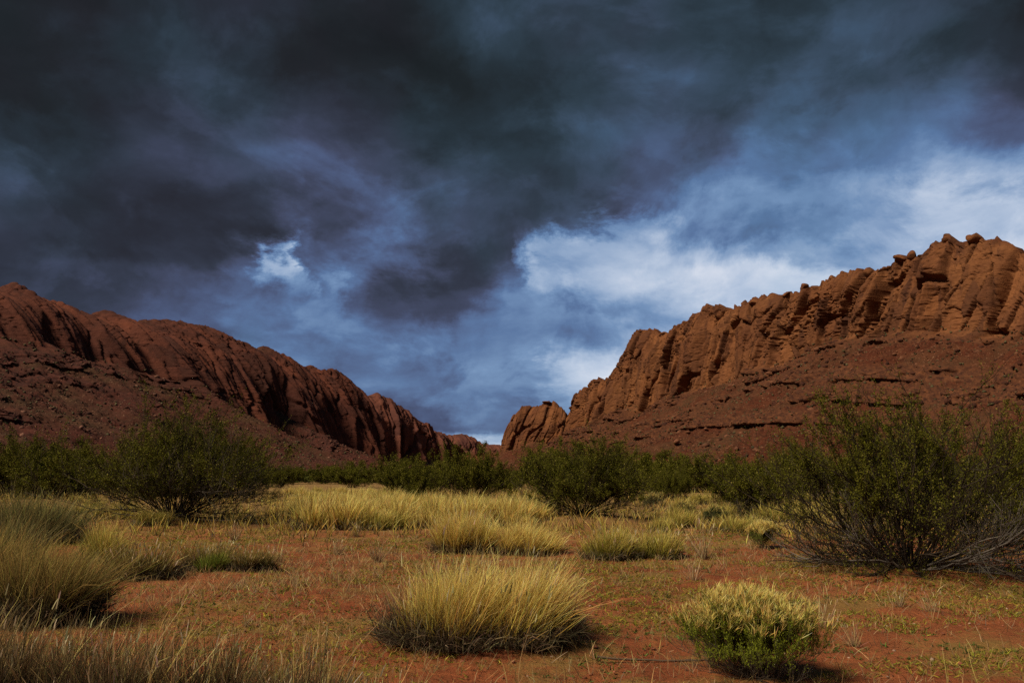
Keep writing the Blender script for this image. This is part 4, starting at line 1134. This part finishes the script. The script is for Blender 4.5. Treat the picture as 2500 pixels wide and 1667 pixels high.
round_shrub('B1', 51, 'green dome-shaped shrub crowned with straw flower heads, lower right foreground', 150, 8, 6, 18, .019, 6, .080, ((.20, .225, .018), (.095, .118, .012)))
round_shrub('B2', 52, 'low green-footed shrub with straw top, left of the arching branches of the largest bush', 60, 6, 4, 5, .04, 8, .13, ((.13, .14, .025), (.07, .08, .016)))
round_shrub('B3', 53, 'ball-shaped grey-green shrub standing alone before the upright bush', 60, 6, 4, 8, .045, 2, .08, ((.09, .095, .03), (.05, .055, .022)))
round_shrub('B4', 54, 'small twiggy shrub just behind the ball-shaped one', 40, 5, 4, 4, .05, 2, .10, ((.10, .10, .04), (.07, .065, .03)))
round_shrub('B5', 55, 'wide dull shrub under the right side of the dense round bush', 40, 5, 4, 5, .06, 2, .12, ((.10, .10, .04), (.07, .065, .03)))
round_shrub('B6', 56, 'straw-topped shrub at the right edge behind the largest bush', 40, 5, 4, 5, .06, 3, .15, ((.10, .10, .04), (.07, .065, .03)))

# ------------------------------------------------------------------ dry weeds, single stalks, a fallen stick
WEED = [(3.39, 14.34, 0.56, 0.55), (2.52, 11.52, 0.35, 0.38), (3.04, 8.19, 0.33, 0.4), (3.02, 7.38, 0.22, 0.24), (4.51, 8.92, 0.27, 0.34), (-2.82, 10.88, 0.28, 0.36), (-3.34, 15.48, 0.36, 0.51), (-2.27, 13.99, 0.4, 0.46), (-3.97, 13.99, 0.36, 0.46), (-1.33, 9.19, 0.33, 0.25), (-6.24, 18.43, 0.38, 0.4), (2.53, 9.19, 0.19, 0.25), (0.85, 10.5, 0.21, 0.29), (-3.73, 19.68, 0.36, 0.43), (-5.33, 21.93, 0.34, 0.48), (7.69, 18.43, 0.58, 0.6), (4.27, 9.19, 0.23, 0.25), (-2.64, 8.19, 0.16, 0.22)]
WLAB = ['pale dry weed standing left of the low shrub with the straw top', 'pale dry weed in the gap between the large clump and the largest bush', 'dry weed right beside the straw-crowned dome shrub', 'thin reddish weed right of the dome shrub, nearer the corner',
        'thin weed on the green patch in front of the largest bush', 'pale dry weed on the bare soil left of the large clump', 'dry weed behind the bare soil, midway to the golden meadow', 'upright dry stalks left of the tall golden clump',
        'small dry weed at the end of the dull row', 'weed just left of the large foreground clump', 'dry weed at the foot of the broad dark bush', 'short weed behind the dome shrub', 'faint weed right of the large foreground clump',
        'small weed before the left front of the golden meadow', 'tiny weed at the left corner of the golden meadow', 'dry weed under the arching branches of the largest bush', 'weed in the shade at the foot of the largest bush', 'short weed on the bare soil near the lower row']
for i, (x, y, h, wd) in enumerate(WEED):
    p = make_tuft(300 + i, 60 if y < 12 else 90, wd * .32, wd * .3, h * 1.1, pal=dict(base=(.26, .17, .10), mid=(.40, .28, .15), tip=(.50, .37, .20), dead=(.3, .2, .12)), width=.004 if y < 12 else .008, spread=.8, lean=(.02, 0), dead=.1, crowns=4, droop=.1, heads=.4)
    link('dry_weed', tuft_mesh('dry_weed', p), None, at(x, y), label=WLAB[i], category='weed', group='pale dry weeds')
STALK = [(3.14, 6.08, 0.52, 0.03), (2.86, 5.83, 0.4, 0.03), (3.2, 5.72, 0.34, 0.04), (3.05, 5.61, 0.3, 0.03), (-3.14, 7.38, 0.56, 0.04), (-1.87, 6.73, 0.4, 0.04), (-1.74, 7.04, 0.42, 0.04), (-3.17, 7.04, 0.35, 0.04), (-2.16, 6.44, 0.29, 0.04), (0.95, 5.83, 0.2, 0.03), (0.04, 5.94, 0.41, 0.06)]
SLAB = ['tallest lone stalk near the lower right corner', 'thin bent stalk left of the tallest lone one', 'thin stalk right of the tallest lone one', 'short stalk by the foot of the tallest lone one', 'tall thin stalk rising from the lower-left row near the big left clump',
        'slanted stalk on the bare soil right of the lower-left row', 'long stalk leaning right on the bare soil', 'thin upright stalk above the lower-left row', 'short stalk above the fluffy foreground clump', 'tiny stalk near the fallen stick', 'stalk standing at the front foot of the large clump']
for i, (x, y, h, wd) in enumerate(STALK):
    rg = np.random.default_rng(400 + i)
    d = np.array([[(.08, .05, -.25, .2, .03, .25, .45, .0, .1, .2, .05)[i], 0, 1.0]]) + rg.normal(0, .05, (3, 3)) * np.array([[0], [1], [3]])
    v, f, c = blades(rg, np.zeros((3, 3)), d, h * np.array((1.12, .6, .35)), np.full(3, .006), 6, np.full(3, .12), PALE, np.zeros(3, bool))
    link('grass_stalk', mesh_np('grass_stalk', v, f, BLADE, {'tint': c}), None, at(x, y), label=SLAB[i], category='grass stalk', group='single grass stalks')
rg = np.random.default_rng(9)
stick = grow(rg, np.array([[.72, 7.05, .03]]), np.array([[1.0, -.25, 0.0]]), np.array([1.25]), 9, .10, .02)
stick[:, :, 2] = gz(stick[..., 0], stick[..., 1]) + .018
fork = grow(rg, stick[:, 5], np.array([[1.0, .35, .12]]), np.array([.4]), 4, .1, 0.0)
v1, f1_ = tubes(stick, np.array([.011]), np.array([.004]), 5); v2, f2_ = tubes(fork, np.array([.006]), np.array([.003]), 5)
V, F, C = merge([(v1, f1_, np.array((.09, .06, .042))), (v2, f2_, np.array((.09, .06, .042)))])
link('fallen_stick', mesh_np('fallen_stick', V, F, TWIG, {'tint': C}, smooth=True), label='thin dark stick lying on the soil between the large clump and the dome shrub', category='stick')

# ------------------------------------------------------------------ ground cover: green sprouts, dry stubble, pebbles
rng = np.random.default_rng(21)


def cover(n, y0, y1, thr, seed, fr, hmin, hmax, pal, name, label, width, spread=.8, per=4, xr=.92, K=2, region=None):
    y = y0 * (y1 / y0) ** rng.random(n); x = (rng.random(n) * 2 - 1) * xr * (y + 1.0)
    f_ = fbm(x / fr, y / fr * 1.0, None, 4, seed, .6)
    k = f_ + rng.normal(0, .06, n) > thr
    if region is not None:
        k &= rng.random(n) < region(x, y)
    x, y = x[k], y[k]
    n = len(x)
    root = np.repeat(np.stack([x, y, gz(x, y)], 1), per, axis=0) + rng.normal(0, .012, (n * per, 3)) * np.array((1, 1, 0))
    d = rng.normal(0, spread, (n * per, 3)); d[:, 2] = 1
    s = np.repeat(np.sqrt(np.maximum(y, 5) / 7), per)
    zoff = root[:, 2].copy(); root[:, 2] = 0
    v, f, c = blades(rng, root, d, rng.uniform(hmin, hmax, n * per) * s ** .4, np.full(n * per, width) * s * rng.uniform(.6, 1.4, n * per), K, np.full(n * per, .5), pal, rng.random(n * per) < .12)
    v[:, 2] += np.repeat(zoff, (K + 1) * 2)
    link(name, mesh_np(name, v, f, BLADE, {'tint': c}), kind='stuff', label=label)


LOWG = dict(base=(.13, .125, .02), mid=(.24, .22, .030), tip=(.36, .30, .06), dead=(.24, .17, .075))
near_bush = lambda x, y: np.clip(.45 + .9 * np.exp(-((x - 4.6) ** 2 + (y - 9.2) ** 2) / 5) + .6 * np.exp(-((x - 1.8) ** 2 + (y - 10) ** 2) / 6) + .5 * (y > 11), 0, 1)
cover(100000, 4.6, 34, -.04, 501, 1.5, .018, .065, LOWG, 'ground_cover', 'sparse yellow-green sprouts on the soil', .0075, 1.1, 4, region=near_bush)
cover(16000, 4.6, 22, .22, 502, .8, .02, .06, dict(base=(.06, .085, .02), mid=(.085, .125, .028), tip=(.12, .16, .04), dead=(.1, .1, .03)), 'ground_cover', 'patches of fresh green sprouts', .010, 1.2, 4)
stub = lambda x, y: np.clip(1.2 * np.exp(-((x + 2.6) / 2.6) ** 2 - ((y - 13.5) / 4.2) ** 2) + .16 + .5 * np.exp(-((x - 4.0) / 2.5) ** 2 - ((y - 14) / 4.0) ** 2), 0, 1)
cover(64000, 5, 28, -.28, 503, 1.1, .04, .17, dict(base=(.25, .16, .085), mid=(.36, .25, .12), tip=(.58, .42, .19), dead=(.24, .16, .1)), 'dry_stubble', 'short pale dry stubble on the soil', .0048, .55, 2, region=stub)
cover(26000, 16, 60, -.4, 504, 5, .10, .40, STRAW, 'dry_grass', 'thin golden grass between the clumps', .010, .4, 3, region=lambda x, y: np.where((x / y > -.30) & (x / y < .05) & (y > 21), .9, np.where(y > 19, .35, .02)))
n = 2600
y = 4.7 * (22 / 4.7) ** rng.random(n); x = (rng.random(n) * 2 - 1) * .72 * (y + 1)
sz = .006 + .022 * rng.random(n) ** 5
c = np.where(rng.random((n, 1)) < .8, np.array((.24, .085, .045)), np.array((.40, .27, .2))) * (.6 + .7 * rng.random((n, 1)))
link('pebbles', lumps('pebbles', np.stack([x, y, gz(x, y) + sz * .2], 1), sz, LOOSE, rng, .6, None, .3, c), kind='stuff', label='clods and pebbles on the red soil')

# ------------------------------------------------------------------ a word on which one, where look-alikes stand close together
ORD = ['first', 'second', 'third', 'fourth', 'fifth', 'sixth', 'seventh', 'eighth', 'ninth', 'tenth', 'eleventh', 'twelfth', 'thirteenth', 'fourteenth', 'fifteenth', 'sixteenth', 'seventeenth', 'eighteenth']
same = {}
for o in list(COL.objects):
    if o.parent is None and o.get('category'):
        same.setdefault(o['label'], []).append(o)
for lab, os_ in same.items():
    if len(os_) < 2: continue
    os_.sort(key=lambda o: o.location.x / max(o.location.y, .1))
    wd = {2: ['left one', 'right one'], 3: ['left one', 'middle one', 'right one']}.get(len(os_), [q + ' from left' for q in ORD])
    for o, q in zip(os_, wd):
        o['label'] = lab + ', ' + q
